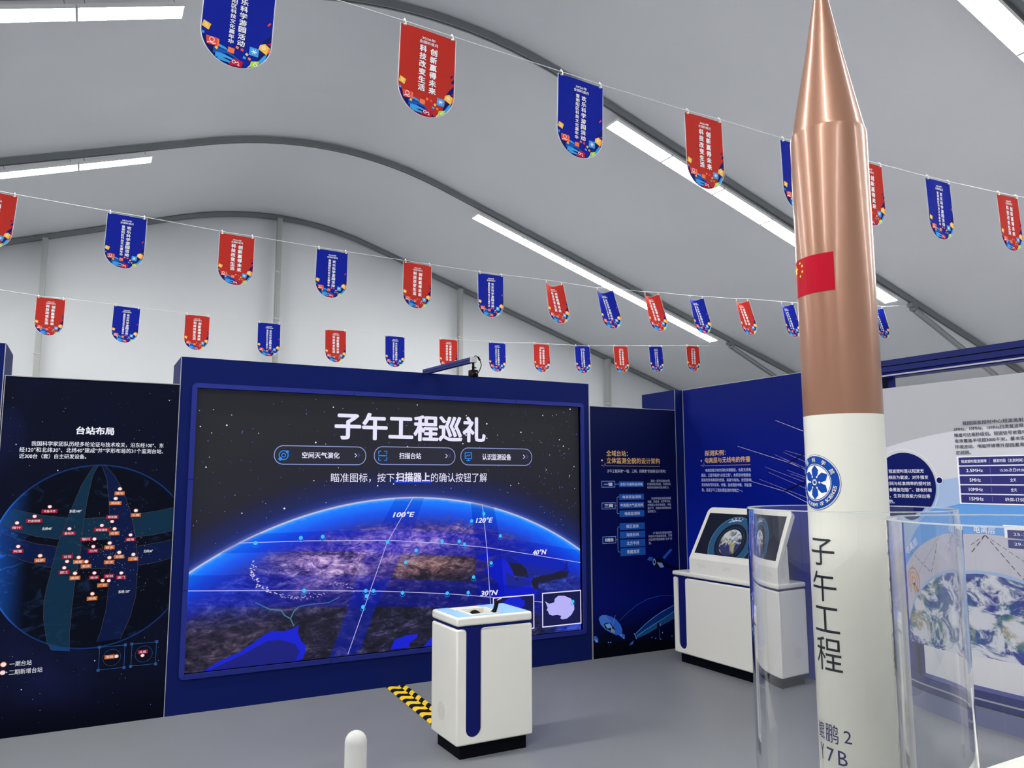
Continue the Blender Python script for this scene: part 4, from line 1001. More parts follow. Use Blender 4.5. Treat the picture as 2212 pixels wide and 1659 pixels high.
mb = MB(); mb.box((XR-0.02, YR_, 0.176), (XR+0.09, YL, 0.226), DARKBLUE); mb.box((XR-0.02, YR_, 0.13), (XR+0.09, YL, 0.166), DARKBLUE); mb.box((XR-0.012, YR_, 0.12), (XR+0.09, YL, 0.131), BLACK); mb.box((XR-0.03, YR_, 0.0), (XR+0.09, YL, 0.121), mat('rail_reflection', (84, 88, 120), 0.4)); mb.build('bottom_rail', t, 'grooved navy bottom rail')  # lowest section is paler: the reflection on the rail front, painted in
mb = MB(); mb.box((XR-0.024, YR_, 0.166), (XR+0.05, YL, 0.176), SILVER); mb.build('rail_edge', t, 'bright metal rail edge')
for ya, yb in ((YL-0.18, YL), (YR_, YR_+0.1)):
    mb = MB(); mb.box((XR+0.005, ya, 0.2), (XR+0.09, yb, 2.44), DARKBLUE); mb.box((XR-0.008, ya+0.0, 0.2), (XR+0.005, ya+0.035, 2.44), BLACK); mb.build('upright', t)
mb = MB(); YP0, YP1, ZP0, ZP1 = 0.75, 3.90, 0.443, 2.272
GREYP = mat('poster_grey', (172, 172, 178), 0.5, k=1.1)
mb.box((XR-0.012, YP0, ZP0), (XR-0.006, YP1, ZP1), GREYP); t = mb.build('poster_sheet', t, 'pale grey printed sheet')
PX = XR - 0.0125
A = right_art(PX); zI = zoom(1660, 700, 3.949); z8 = zoom(1960, 880, 6.913); zT = zoom(1880, 1100, 6.636)
def ext(pts, zf, steps):    # surveyed arc in plane coordinates, continued symmetrically past the frame edge
    return [A.inv(*zf(*q)) for q in pts]
def clampP(P): return [(min(-YP0, max(-YP1, a)), min(ZP1, max(ZP0, b))) for a, b in P]
Bc = (-2.75)
def region(P, m, layer):
    cx, cz, r = fit_circle(P); out = []
    for k in range(61):
        a = -YP1 + (YP1-YP0)*k/60; q = r*r - (a-cx)**2
        out.append((a, cz + math.sqrt(q) if q > 0 else ZP0))
    A.poly(clampP(out + [(-YP0, ZP0), (-YP1, ZP0)]), m, layer)
region([(-3.79, 1.831), (-3.655, 1.864), (-3.47, 1.898), (-3.271, 1.924), (-2.3, 1.90)], mat('poster_pale', (200, 201, 207), 0.5, k=1.1), 1)
region([(-3.9, 1.42), (-3.423, 1.583), (-3.272, 1.606), (-2.3, 1.50)], mat('poster_sky', (158, 180, 214), 0.5, k=1.1), 2)
region([(-3.779, 1.16), (-3.629, 1.27), (-3.333, 1.415), (-3.257, 1.432), (-2.849, 1.440)], mat('poster_band', (100, 154, 218), 0.5, k=1.1), 3)
region([(-3.779, 1.052), (-3.637, 1.123), (-3.474, 1.187), (-3.331, 1.222), (-2.995, 1.232)], mat('poster_lilac', (182, 180, 192), 0.5, k=1.1), 4)
nt = NT('poster_earth')
P3 = nt.coord(); _, y, z = nt.sep(P3)
v = nt.comb(0.0, y, z)
n1 = nt.noise(v, 4.2, 10, 0.68, 1.2, (1, 0.8, 1.5)); n2 = nt.noise(v, 2.6, 6, 0.6, 0.8)
c = nt.ramp(n2, [(0.40, (14, 30, 128)), (0.5, (26, 66, 130)), (0.55, (46, 100, 116)), (0.62, (150, 142, 116))])
c = nt.mix(nt.smooth(n1, 0.46, 0.56), c, lin((196, 198, 206)))
nt.put(nt.b.inputs['Base Color'], nt.mix(1.0, c, (1.1, 1.1, 1.1), 'MULTIPLY')); nt.b.inputs['Roughness'].default_value = 0.5
EL = [(-3.779, 0.74), (-3.657, 0.838), (-3.545, 0.912), (-3.44, 0.957), (-3.148, 0.988), (-3.014, 0.986), (-2.885, 0.973)]
region(EL, mat('poster_limb', (150, 172, 206), 0.5, k=1.1), 5)
region([(a_, b_ - 0.022) for a_, b_ in EL], nt.m, 6)
A.build('picture_print', t, 'printed earth under a blue ionosphere band')
DK = mat('print_ink', (44, 46, 70), 0.6); PNAVY = mat('print_navy', (15, 24, 88), 0.6, k=1.2); PTAB = mat('print_table', (50, 50, 112), 0.6, k=1.2)
A = right_art(PX)
for s_, q in (('我国国家授时中心短波发射', (825,232,1742,185)), ('5MHz、10MHz、15MHz四类载波频', (700,325,1742,270)), ('精度可达毫秒级别。短波信号依靠电', (705,415,1790,366)), ('有效覆盖半径超3000千米，基本实', (715,500,1760,462)), ('环境波动、电磁环境等外部因素易', (720,588,1750,556)), ('定局限。', (730,677,955,673))):
    A.ptext(s_, *z8(q[0], q[1]), *z8(q[2], q[3]), 8.6, DK, 8, 0.008)
A.build('paragraph', t, 'dark printed paragraph')
A = right_art(PX)
top = A.inv(*z8(738, 735)); bot = A.inv(*z8(795, 1440)); a = (top[0]+bot[0])/2; W1 = 0.49
A.rect(a, bot[1], a+W1, top[1], WHITE_PRINT, 7)
ys_ = [750, 868, 885, 1005, 1025, 1145, 1163, 1283, 1300, 1422]
zs_ = [A.inv(*z8(740+ (y_-735)*0.08, y_))[1] for y_ in ys_]
midx = A.inv(*z8(1235, 810))[0]
for i, (l, r_) in enumerate((('短波授时载波频率', '播发时段（北京时间）'), ('2.5MHz', '15:30-次日09:00'), ('5MHz', '全天'), ('10MHz', '全天'), ('15MHz', '09:00-17:00'))):
    z1, z0 = zs_[2*i], zs_[2*i+1]; A.rect(a+0.012, z0, a+W1-0.012, z1, PTAB, 8); A.rect(midx-0.002, z0+0.01, midx+0.002, z1-0.01, mat('print_tabline', (92, 92, 140), 0.6), 9)
    zc = (z0+z1)/2; hh = (z1-z0)*0.21; w1 = (0.062, 0.075, 0.1, 0.085, 0.085)[i] if i else 0.02
    wl = midx - a - 0.012; k = 0.09 if i == 0 else 0.5 - 0.045*len(l); A.text(l, a+0.012+wl*k, zc-hh, midx-wl*k, zc+hh, WHITE_PRINT, 9, 0.012)
    wr = sum(0.0188 if ord(q_) > 255 else 0.0106 for q_ in r_); x0_ = midx + 0.14 - wr/2 if i else midx+0.024
    A.text(r_, x0_, zc-hh, x0_+wr, zc+hh, WHITE_PRINT, 9, 0.004 if i else 0.012)
A.build('table_print', t, 'printed table with indigo rows')
A = right_art(PX)
p1 = A.inv(*zI(1165, 1100)); p2 = A.inv(*zI(1435, 1400)); p3 = A.inv(*zI(1300, 1145)); p4 = A.inv(*zI(1410, 1510))
cx, cz, r = fit_circle([p1, p2, p3, p4, A.inv(*zI(1030, 1130))])
A.ring(cx, cz, r*1.085, r*1.095, WHITE_PRINT, 7, 60); A.disc(cx, cz, r, r, PNAVY, 8, 60)
a, b = A.inv(*zI(1462, 1333)); A.disc(a, b, 0.026, 0.026, WHITE_PRINT, 8, 16); A.disc(a, b, 0.021, 0.021, PNAVY, 9, 16)
for s_, q in (('短波授时是以短波无', (1030,1255,1330,1252)), ('电频段为载波，对外播发', (1000,1308,1368,1308)), ('时间与标准频率的授时技', (1010,1360,1390,1360)), ('备覆盖范围广、接收终端', (1035,1412,1397,1415)), ('、生存抗毁能力突出等', (1040,1465,1385,1468)), ('势。', (1035,1512,1080,1515))):
    A.ptext(s_, *zI(q[0], q[1]), *zI(q[2], q[3]), 8.4, WHITE_PRINT, 10, 0.004)
A.build('round_note', t, 'navy round note with white text')
A = right_art(PX)
A.ptext('电离层', *zT(1425, 290), *zT(1755, 300), 15, WHITE_PRINT, 8, 0.01)
a, b = A.inv(*zT(345, 520)); A.text('电离层', a-0.1, b-0.028, a+0.1, b+0.028, WHITE_PRINT, 8, 0.01, 1.0, 0.0, 0.45)
DASH = mat('print_dash', (40, 42, 66), 0.6)
def dashed(p, q, wd):
    P, Q = A.inv(*zT(*p)), A.inv(*zT(*q)); L = math.dist(P, Q); n = max(1, int(L/0.045))
    for k in range(n):
        f0, f1 = k/n, (k+0.65)/n; A.line([(P[0]+(Q[0]-P[0])*f0, P[1]+(Q[1]-P[1])*f0), (P[0]+(Q[0]-P[0])*f1, P[1]+(Q[1]-P[1])*f1)], wd, DASH, 8)
dashed((1600,370), (1360,640), 0.0048); dashed((1600,370), (2260,1085), 0.0048); dashed((1600,370), (1350,520), 0.003); dashed((1600,370), (2260,790), 0.003)
dashed((345,600), (365,885), 0.0042); dashed((345,600), (850,900), 0.0042); dashed((850,900), (1070,365), 0.0042); dashed((480,940), (1030,420), 0.002)
TOW = mat('print_tower', (184, 128, 84), 0.6)
a, b = A.inv(*zT(375, 1010))
for r0, r1 in ((0.085, 0.096), (0.056, 0.066), (0.020, 0.034)): A.ring(a, b, r0, r1, TOW, 8, 36, 1.0, -1.1 if r0 > 0.03 else 0, 4.3 if r0 > 0.03 else 6.2832)
A.pline([zT(378,1040), zT(420,1215)], 0.014, TOW, 8); A.pline([zT(390,1040), zT(510,1165)], 0.014, TOW, 8); A.pline([zT(410,1160), zT(470,1135)], 0.010, TOW, 8)
p1 = A.inv(*zT(1935, 225)); p2 = A.inv(*zT(1940, 400))
A.rect(p1[0]-0.02, p2[1]-0.005, p1[0]+0.7, p1[1], WHITE_PRINT, 7)
for i, s_ in enumerate(('25-29、55-59', '29-30、59-60')):
    z1 = p1[1] - 0.03 - i*0.062; A.rect(p1[0], z1-0.052, p1[0]+0.68, z1, PTAB, 8); A.text(s_, p1[0]+0.04, z1-0.036, p1[0]+0.3, z1-0.016, WHITE_PRINT, 9)
A.build('diagram_print', t, 'dashed signal paths and an orange mast symbol')

# ------------------------------------------------------------------ scanner kiosk
KX0, KX1, KY0, KY1 = 1.960, 2.468, 4.279, 4.655
t = thing('scanner_kiosk', 'white box kiosk with a dark blue front stripe, in front of the big screen', 'kiosk', ((KX0+KX1)/2, (KY0+KY1)/2, 0))
mb = MB(); mb.rbox((KX0, KY0, 0.08), (KX1, KY1, 0.731), WHITE, 0.012, 4); body = mb.build('cabinet', t)
sa = on_y(1006.9, 1450, KY0).x; sb = on_y(1040.2, 1450, KY0).x; zb = on_y(1020, 1593.7, KY0).z
def slot_pts(a, b, z0, z1, flare=0.018):
    r = (b-a)/2; out = [(a - flare, z1 + 0.05), (a - flare, z1), (a - flare*0.3, z1 - flare*0.3), (a, z1 - flare)]
    out += [(a + r - r*math.cos(math.pi*k/16), z0 + r - r*math.sin(math.pi*k/16)) for k in range(17)]
    out += [(b, z1 - flare), (b + flare*0.3, z1 - flare*0.3), (b + flare, z1), (b + flare, z1 + 0.05)]
    return out
sp = slot_pts(sa, sb, zb, 0.731)
ct = MB(); ct.prism([(a, KY0-0.05, b) for a, b in sp], (0, 0.062, 0), WHITE); boolean(body, [ct])
mb = MB(); mb.prism([(a, KY0+0.0105, min(b, 0.7335)) for a, b in slot_pts(sa+0.001, sb-0.001, zb+0.001, 0.731, 0.017)], (0, 0.02, 0), DARKBLUE); mb.build('stripe', t, 'recessed dark blue stripe with round foot')
mb = MB(); mb.box((KX0+0.015, KY0+0.015, 0.728), (KX1-0.015, KY1-0.015, 0.75), DARKBLUE); mb.build('gap_band', t, 'dark blue shadow gap under the lid')
mb = MB(); mb.box((KX0+0.035, KY0+0.028, 0), (KX1-0.033, KY1-0.028, 0.085), BLACK); mb.build('plinth', t, 'black recessed plinth')
mb = MB(); mb.rbox((KX0, KY0, 0.748), (KX1, KY1, 0.80), WHITE, 0.013, 4); lid = mb.build('lid', t)
zK = zoom(920, 1290, 8.848)
q4 = [on_z(*zK(*q), 0.806) for q in [(600,245),(1150,185),(1530,330),(970,385)]]
tx0 = (q4[0].x+q4[3].x)/2; tx1 = (q4[1].x+q4[2].x)/2; ty0 = (q4[2].y+q4[3].y)/2; ty1 = (q4[0].y+q4[1].y)/2
ty1 = min(ty1, KY1-0.015); ty0 = max(ty0, KY0+0.03)
ct = MB(); ct.box((tx0+0.02, ty0+0.02, 0.752), (tx1-0.02, ty1-0.02, 0.9), WHITE); boolean(lid, [ct])
mb = MB(); TB = mat('light_blue_plate', (140, 176, 228), 0.25)
mb.prism([(a, b, 0.80) for a, b in rrect(KX0+0.014, KY0+0.014, tx0-0.0005, KY1-0.014, 0.008)], (0, 0, 0.002), TB); mb.prism([(a, b, 0.80) for a, b in rrect(tx1+0.0005, KY0+0.014, KX1-0.014, KY1-0.014, 0.008)], (0, 0, 0.002), TB)
mb.box((tx0-0.01, KY0+0.014, 0.80), (tx1+0.01, ty0-0.001, 0.802), TB)
mb.build('top_plate', t, 'glossy light blue top plate')
mb = MB(); o_ = rrect(tx0, ty0, tx1, ty1, 0.012); i_ = rrect(tx0+0.018, ty0+0.018, tx1-0.018, ty1-0.018, 0.006); n = len(o_); vs = []; fs = []
for (a, b), (c_, d_) in zip(o_, i_): vs += [(a, b, 0.80), (a, b, 0.808), (c_, d_, 0.808), (c_, d_, 0.755)]
for k in range(n):
    j = (k+1) % n
    for q in range(3): fs.append((4*k+q, 4*j+q, 4*j+q+1, 4*k+q+1))
mb.add(vs, fs, WHITE); mb.build('tray', t, 'raised white tray rim')
A = Art(lambda a, b, h: (KX0 - 0.0006 - h, b, a))
g = on_x(953.5, 1535, KX0); GR = mat('grille_grey', (168, 168, 162), 0.6)
for k in range(6): A.ring(g.z, g.y, 0.008 + k*0.0085, 0.0098 + k*0.0085, GR, 1, 40, 0.96)
A.build('speaker_grille', t, 'faint ringed speaker grille')
# handheld scanner in the tray
t = thing('handheld_scanner', 'black handheld scanner standing in the white tray of the kiosk', 'scanner', ((tx0+tx1)/2, (ty0+ty1)/2, 0.756))
h0 = on_z(*zK(1290, 345), 0.79); h1 = h0 + Vector((0.028, 0.0, 0.085)); hb = h0 + (h0-h1)*0.45; hb.z = max(hb.z, 0.768)
mb = MB(); mb.tube([hb, h0, h1 - (h1-h0)*0.1, h1], [0.0115, 0.012, 0.0125, 0.0105], BLACKPL, 14); mb.build('handle', t)
c0 = on_z(*zK(965, 330), 0.775)
mb = MB(); mb.tube([c0 + Vector((-0.034 + 0.07*k/10, 0.012 - 0.02*k/10, 0.004 + 0.008*math.sin(k*0.5) - 0.010*k/10)) for k in range(11)], [0.004 + 0.017*math.sin(math.pi*(0.12 + 0.8*k/10)) for k in range(11)], BLACKPL, 20); mb.build('head', t)
mb = MB(); p0 = on_z(*zK(1060, 345), 0.765)
mb.tube([c0 + Vector((0.03, -0.008, -0.006)), p0, on_z(*zK(1150, 350), 0.768), on_z(*zK(1220, 300), 0.785), h0 + (h1-h0)*0.55], 0.0035, BLACKPL, 8); mb.build('cable', t, 'black cable')

# hazard tape
nt = NT('hazard_tape')
v = nt.coord(); x, y, z = nt.sep(v)
def tape_x(yy): return 2.158 + (yy - 6.03)*0.055
s_ = nt.math('MULTIPLY', y, -1.0)
tt = nt.math('DIVIDE', nt.math('SUBTRACT', x, nt.math('ADD', 2.158 - 6.03*0.055, nt.math('MULTIPLY', y, 0.055))), 0.158)
sec = nt.math('GREATER_THAN', tt, 0.66)
wave = nt.math('MULTIPLY', nt.math('SINE', nt.math('MULTIPLY', tt, 8.0)), 0.17)
ph = nt.math('FRACT', nt.math('ADD', nt.math('ADD', nt.math('MULTIPLY', s_, 6.6), nt.math('MULTIPLY', tt, 0.5)), nt.math('ADD', wave, nt.math('MULTIPLY', sec, 0.42))))
c = nt.mix(nt.math('LESS_THAN', ph, 0.5), lin((236, 188, 30), 1.35), lin((12, 12, 16), 1.2))
nt.put(nt.b.inputs['Base Color'], c); nt.b.inputs['Roughness'].default_value = 0.45
mb = MB(); mb.prism([(tape_x(6.03), 6.03, 0.0015), (tape_x(4.64), 4.64, 0.0015), (tape_x(4.64)+0.158, 4.64, 0.0015), (tape_x(6.03)+0.158, 6.03, 0.0015)], (0, 0, 0.0025), nt.m)
o = mb.build('floor_tape'); tag(o, 'yellow and black wavy hazard tape on the floor behind the kiosk', 'tape')

# ------------------------------------------------------------------ desk with a touch terminal
DX0, DX1, DY0, DY1 = 4.725, 5.095, 4.525, 5.651
t = thing('display_desk', 'long white desk with a dark blue stripe against the blue wall', 'desk', ((DX0+DX1)/2, (DY0+DY1)/2, 0))
mb = MB(); mb.rbox((DX0, DY0, 0.08), (DX1, DY1, 0.733), WHITE, 0.012, 4); body = mb.build('cabinet', t)
ya = on_x(*zH(893, 900), DX0).y; yb = on_x(*zH(966, 900), DX0).y; zb = on_x(*zH(942, 1318), DX0).z
sp = slot_pts(-ya, -yb, zb, 0.733)
ct = MB(); ct.prism([(DX0-0.05, -a, b) for a, b in sp], (0.062, 0, 0), WHITE); boolean(body, [ct])
mb = MB(); mb.prism([(DX0+0.0105, -a, min(b, 0.7355)) for a, b in slot_pts(-ya+0.001, -yb-0.001, zb+0.001, 0.733, 0.017)], (0.02, 0, 0), DARKBLUE); mb.build('stripe', t, 'recessed dark blue stripe with round foot')
mb = MB(); mb.box((DX0+0.015, DY0+0.015, 0.73), (DX1-0.01, DY1-0.015, 0.752), DARKBLUE); mb.build('gap_band', t, 'dark blue shadow gap')
mb = MB(); mb.rbox((DX0-0.004, DY0-0.004, 0.75), (DX1, DY1+0.004, 0.786), WHITE, 0.010, 3); mb.build('worktop', t)
mb = MB(); mb.box((DX0+0.03, DY0+0.035, 0), (DX1-0.03, DY1-0.055, 0.085), BLACK); mb.build('plinth', t, 'black recessed plinth')
A = Art(lambda a, b, h: (a, DY0 - 0.0006 - h, b))
g = on_y(1711, 1410, DY0)
for k in range(5): A.ring(g.x, g.z, 0.008 + k*0.0085, 0.0098 + k*0.0085, GR, 1, 36)
A.build('speaker_grille', t, 'faint ringed speaker grille')
TY0, TY1, TXF = 4.537, 5.436, 4.735
t = thing('touch_terminal', 'white slanted touchscreen terminal standing on the long white desk', 'touchscreen', (4.85, 4.95, 0.786))
zk, zt, xt = 0.912, 1.352, 4.99
sl = Vector((xt - TXF, 0, zt - zk)); SLN = sl.length; sd = sl.normalized(); nrm = Vector((-sd.z, 0, sd.x))
mb = MB()
R_ = 0.055
face = [(TY1, 0), (TY1, SLN - R_)] + [(TY1 - R_ + R_*math.cos(q), SLN - R_ + R_*math.sin(q)) for q in [math.pi/2*k/8 for k in range(1, 9)]] + [(TY0 + R_ - R_*math.sin(q), SLN - R_ + R_*math.cos(q)) for q in [math.pi/2*k/8 for k in range(0, 9)]] + [(TY0, 0)]
base = Vector((TXF, 0, zk))
def fp(yy, s, h=0.0): return base + sd*s + nrm*h + Vector((0, yy, 0))
mb.prism([fp(a, b) for a, b in face], -nrm*0.045, WHITE)
mb.prism([(TXF, TY1, 0.786), (TXF, TY1, zk), tuple(fp(TY1, 0, -0.045)), (TXF+0.155, TY1, zk+0.16), (TXF+0.165, TY1, 0.786)], (0, TY0-TY1, 0), WHITE)
mb.build('housing', t)
# terminal screen picture
TS = Art(lambda a, b, h: fp(-a, b, 0.0008 + h), None)
def tinv(u, v):
    dd = ray(u, v); k = (base - CAM).dot(nrm) / dd.dot(nrm); p = CAM + dd*k; return (-p.y, (p - base).dot(sd))
TS.inv = tinv
s00 = tinv(1500.5, 1194); s01 = tinv(1533.8, 1108)
a0_, b0_, b1_ = (s00[0]+s01[0])/2, s00[1], s01[1]; a1_ = -TY0 - 0.05
TBG = emit('ts_bg', (8, 14, 34)); TEAL = emit('ts_ring', (30, 74, 108)); TEAL2 = emit('ts_ring_dark', (16, 40, 70))
TS.rect(a0_, b0_, a1_, b1_, TBG, 0)
zW = zoom(1470, 1080, 7.628)
ec = tinv(*zW(820, 705)); er = abs(tinv(*zW(820, 485))[1] - ec[1])
def half_ring(r0, r1, m, layer):
    vs = []
    n = 72
    def cl(p): return (min(a1_, max(a0_, p[0])), min(b1_, max(b0_, p[1])))
    for k in range(n+1):
        q = 2*math.pi*k/n; vs += [cl((ec[0]+r0*math.cos(q), ec[1]+r0*math.sin(q))), cl((ec[0]+r1*math.cos(q), ec[1]+r1*math.sin(q)))]
    TS._out(vs, [(2*k, 2*k+1, 2*k+3, 2*k+2) for k in range(n)], m, layer)
half_ring(er*1.12, er*1.22, TEAL2, 1); half_ring(er*1.42, er*1.95, TEAL, 1); half_ring(er*1.95, er*1.99, emit('ts_line', (70, 130, 160)), 2)
nt = NT('ts_earth'); P3 = nt.coord(); n1 = nt.noise(P3, 16, 7, 0.65, 1.0); n2 = nt.noise(P3, 9, 5, 0.6, 0.6)
_, yv, zv = nt.sep(P3)
c = nt.ramp(n2, [(0.46, (26, 34, 92)), (0.55, (40, 42, 88)), (0.59, (132, 124, 96)), (0.70, (160, 152, 122))])
zw = (base + sd*ec[1]).z
c = nt.mix(nt.smooth(nt.math('ADD', n1, nt.math('MULTIPLY', nt.math('SUBTRACT', zv, zw), 1.6)), 0.48, 0.62), c, lin((186, 196, 200)))
nt.put(nt.b.inputs['Emission Color'], c); nt.b.inputs['Emission Strength'].default_value = 0.9; nt.b.inputs['Base Color'].default_value = (0.01, 0.01, 0.01, 1)
pts = [(min(a1_, ec[0]+er*math.cos(2*math.pi*k/60)), max(b0_, ec[1]+er*math.sin(2*math.pi*k/60))) for k in range(60)]
TS.poly(pts, nt.m, 3)
for r_, a_, b_, s_, m in ((1.7, 1.35, 2.05, '子午工程监测台站分布', E_W), (1.84, 1.2, 1.9, '空间天气', E_W)):
    for i, ch in enumerate(s_):
        q = b_ - (b_-a_)*i/len(s_); x_, y_ = ec[0]+er*r_*math.cos(q), ec[1]+er*r_*math.sin(q); h = 0.007
        TS.text(ch, x_-h, y_-h, x_+h, y_+h, m, 4, 0.02, 1.0, 0.0, q - math.pi/2)
TS.build('screen', t, 'lit screen with a globe inside a teal ring')
mb = MB()
for yy in (5.28, 4.98, 4.68):
    for k in range(3): mb.box((TXF-0.0008, yy-0.045, 0.845+k*0.011), (TXF+0.0005, yy+0.045, 0.8468+k*0.011), GR)
mb.build('vent_slots', t, 'faint grey vent slots')
A = Art(lambda a, b, h: (a, TY0 - 0.0006 - h, b))
for k in range(5): A.ring(TXF+0.075, 0.865, 0.006 + k*0.008, 0.0076 + k*0.008, GR, 1, 36, 0.9)
A.build('speaker_grille', t, 'faint ringed speaker grille')

# ------------------------------------------------------------------ camera on its arm above the screen wall
a_ = Vector((2.497, YB+0.10, 2.512)); e_ = Vector((2.562, 5.335, 2.512))
t = thing('camera_arm', 'navy metal arm reaching out from the top of the screen wall', 'bracket arm', (a_.x, a_.y, 2.49))
dv = (e_ - a_).normalized(); sv = dv.cross(Vector((0, 0, 1))).normalized() * 0.02; st_ = a_
mb = MB()
for z0, z1, k0, k1, m in ((-0.021, -0.004, 1, 1, FRB), (0.001, 0.02, 1, 0.92, FRB), (-0.004, 0.001, 0.82, 0.82, DARKBLUE)):
    mb.prism([st_ - sv*k0 + Vector((0,0,z0)), st_ + sv*k0 + Vector((0,0,z0)), st_ + sv*k1 + Vector((0,0,z1)), st_ - sv*k1 + Vector((0,0,z1))], e_ - st_, m)
mb.build('rail', t, 'grooved navy rail')
mb = MB()
mb.prism([e_ - sv*1.1 + Vector((0,0,-0.022)), e_ + sv*1.1 + Vector((0,0,-0.022)), e_ + sv*1.1 + Vector((0,0,0.021)), e_ - sv*1.1 + Vector((0,0,0.021))], dv*0.03, GREYMETAL); mb.build('end_cap', t, 'pale grey end cap')
t2 = thing('video_camera', 'small black camera hanging under the tip of the navy arm', 'camera', (e_.x, e_.y, 2.36))
q = e_ + dv*0.012
mb = MB(); mb.tube([q + Vector((0,0,-0.024)), q + Vector((0,0,-0.05)), q + Vector((0,0,-0.052)), q + Vector((0,0,-0.078))], [0.009, 0.008, 0.011, 0.010], BLACKPL, 12); mb.tube([q + Vector((0,0,-0.06)), q + Vector((0.025,0,-0.062))], 0.005, BLACKPL, 8); MNT = mb.build('ball_mount', t2)
mb = MB(); zc_ = q.z - 0.108; mb.rbox((q.x-0.03, q.y-0.03, zc_-0.028), (q.x+0.03, q.y+0.03, zc_+0.028), BLACKPL, 0.007, 2); mb.tube([(q.x-0.006, q.y-0.025, zc_-0.004), (q.x-0.008, q.y-0.044, zc_-0.02)], 0.022, BLACKPL, 18); CB = mb.build('camera_body', t2)
mb = MB(); mb.box((q.x+0.010, q.y-0.0315, zc_-0.008), (q.x+0.017, q.y-0.030, zc_+0.008), WHITE); mb.build('badge', CB, 'tiny white badge')
mb = MB(); mb.tube([q + Vector((0.005, -0.01, 0.024)), q + Vector((0.02, 0, 0.032)), q + Vector((0.04, 0, 0.024)), q + Vector((0.062, 0, -0.012)), q + Vector((0.068, 0, -0.04)), q + Vector((0.052, 0, -0.085)), q + Vector((0.028, 0.0, -0.112))], 0.0036, BLACKPL, 8)
mb.tube([q + Vector((0.04, 0, 0.024)), q + Vector((0.056, 0, -0.002))], 0.008, BLACKPL, 10); mb.build('cable', t2, 'black looped cable')

# ------------------------------------------------------------------ rocket in its acrylic tube
def polar(az, dist): return (dist*math.sin(math.radians(az)), dist*math.cos(math.radians(az)))
D1 = 2.3; RC = polar(51.535, D1); RR = D1*math.sin(math.radians(2.523)); TR = D1*math.sin(math.radians(6.475)); RIM = 1.524; PLZ = 0.42
nt = NT('copper_paint')
nt.b.inputs['Base Color'].default_value = (*lin((156, 113, 91), 1.0), 1); nt.b.inputs['Metallic'].default_value = 0.3; nt.b.inputs['Roughness'].default_value = 0.33; nt.b.inputs['Coat Weight'].default_value = 0.3; nt.b.inputs['Coat Roughness'].default_value = 0.12
COPPER = nt.m
RWHITE = mat('rocket_white', (226, 226, 216), 0.3, k=1.02, spec=0.4, coat=0.2)
def cyl_hit(u, v):
    d = ray(u, v); ox, oy = -RC[0], -RC[1]; a = d.x*d.x + d.y*d.y; b = ox*d.x + oy*d.y; c = ox*ox + oy*oy - RR*RR
    q = b*b - a*c; s = (-b - math.sqrt(max(q, 0)))/a; p = CAM + d*s
    th = math.atan2(p.y - RC[1], p.x - RC[0])
    return (th if th < 0 else th - 2*math.pi), p.z
def z_on_axis(v, u): # height where a pixel row meets the axis distance
    d = ray(u, v); s = D1/math.hypot(d.x, d.y); return CAM.z + d.z*s
zc = cyl_hit(1820, 893)[1]; zsh = cyl_hit(1790, 262)[1]; ztip = z_on_axis(-66, 1779)
t = thing('sounding_rocket', 'tall copper and white model rocket standing inside a clear acrylic tube', 'rocket', (RC[0], RC[1], PLZ))
mb = MB(); mb.lathe([(0.0, PLZ), (RR, PLZ), (RR, zc)], RC, RWHITE, 96); LOWB = mb.build('lower_body', t, 'glossy white lower body')
mb = MB(); mb.lathe([(RR, zc), (RR, zsh - 0.012), (RR*0.985, zsh)], RC, COPPER, 96); UPB = mb.build('upper_body', t, 'copper coloured upper body')
mb = MB(); mb.lathe([(RR*0.985, zsh), (RR*0.95, zsh+0.01), (RR*0.955*0.5, zsh + (ztip-zsh)*0.5), (0.006, ztip-0.01), (0.0, ztip)], RC, COPPER, 96); mb.build('nose_cone', t, 'pointed copper nose cone')
def cart(): return Art(lambda a, b, h: (RC[0] + (RR+0.0004+h)*math.cos(a/RR), RC[1] + (RR+0.0004+h)*math.sin(a/RR), b), lambda u, v: (lambda q: (q[0]*RR, q[1]))(cyl_hit(u, v)), 0.012, 0.0004)
A = cart()
r0 = A.inv(1800, 543); r1 = A.inv(1800, 626)
fh = r0[1]-r1[1]; fw = fh*1.5; FLR = mat('flag_red', (184, 24, 46), 0.4, k=0.95); FLY = mat('flag_yellow', (240, 208, 60), 0.4)
A.rect(r0[0]-fw, r1[1], r0[0], r0[1], FLR, 1)
def star(cx, cy, r, rot, m, layer):
    A.poly([(cx + (r if k % 2 == 0 else r*0.38)*math.sin(rot + k*math.pi/5), cy + (r if k % 2 == 0 else r*0.38)*math.cos(rot + k*math.pi/5)) for k in range(10)], m, layer)
fx, fz = r0[0]-fw, r0[1]; u_ = fh/20
star(fx+5*u_, fz-5*u_, 3*u_, 0, FLY, 2)
for sx, sz, ro in ((10, 2, 0.4), (12, 4, 0.8), (12, 7, 0.0), (10, 9, 0.5)): star(fx+sx*u_, fz-sz*u_, u_*1.05, ro, FLY, 2)
A.build('flag_decal', UPB, 'red flag decal with yellow stars')
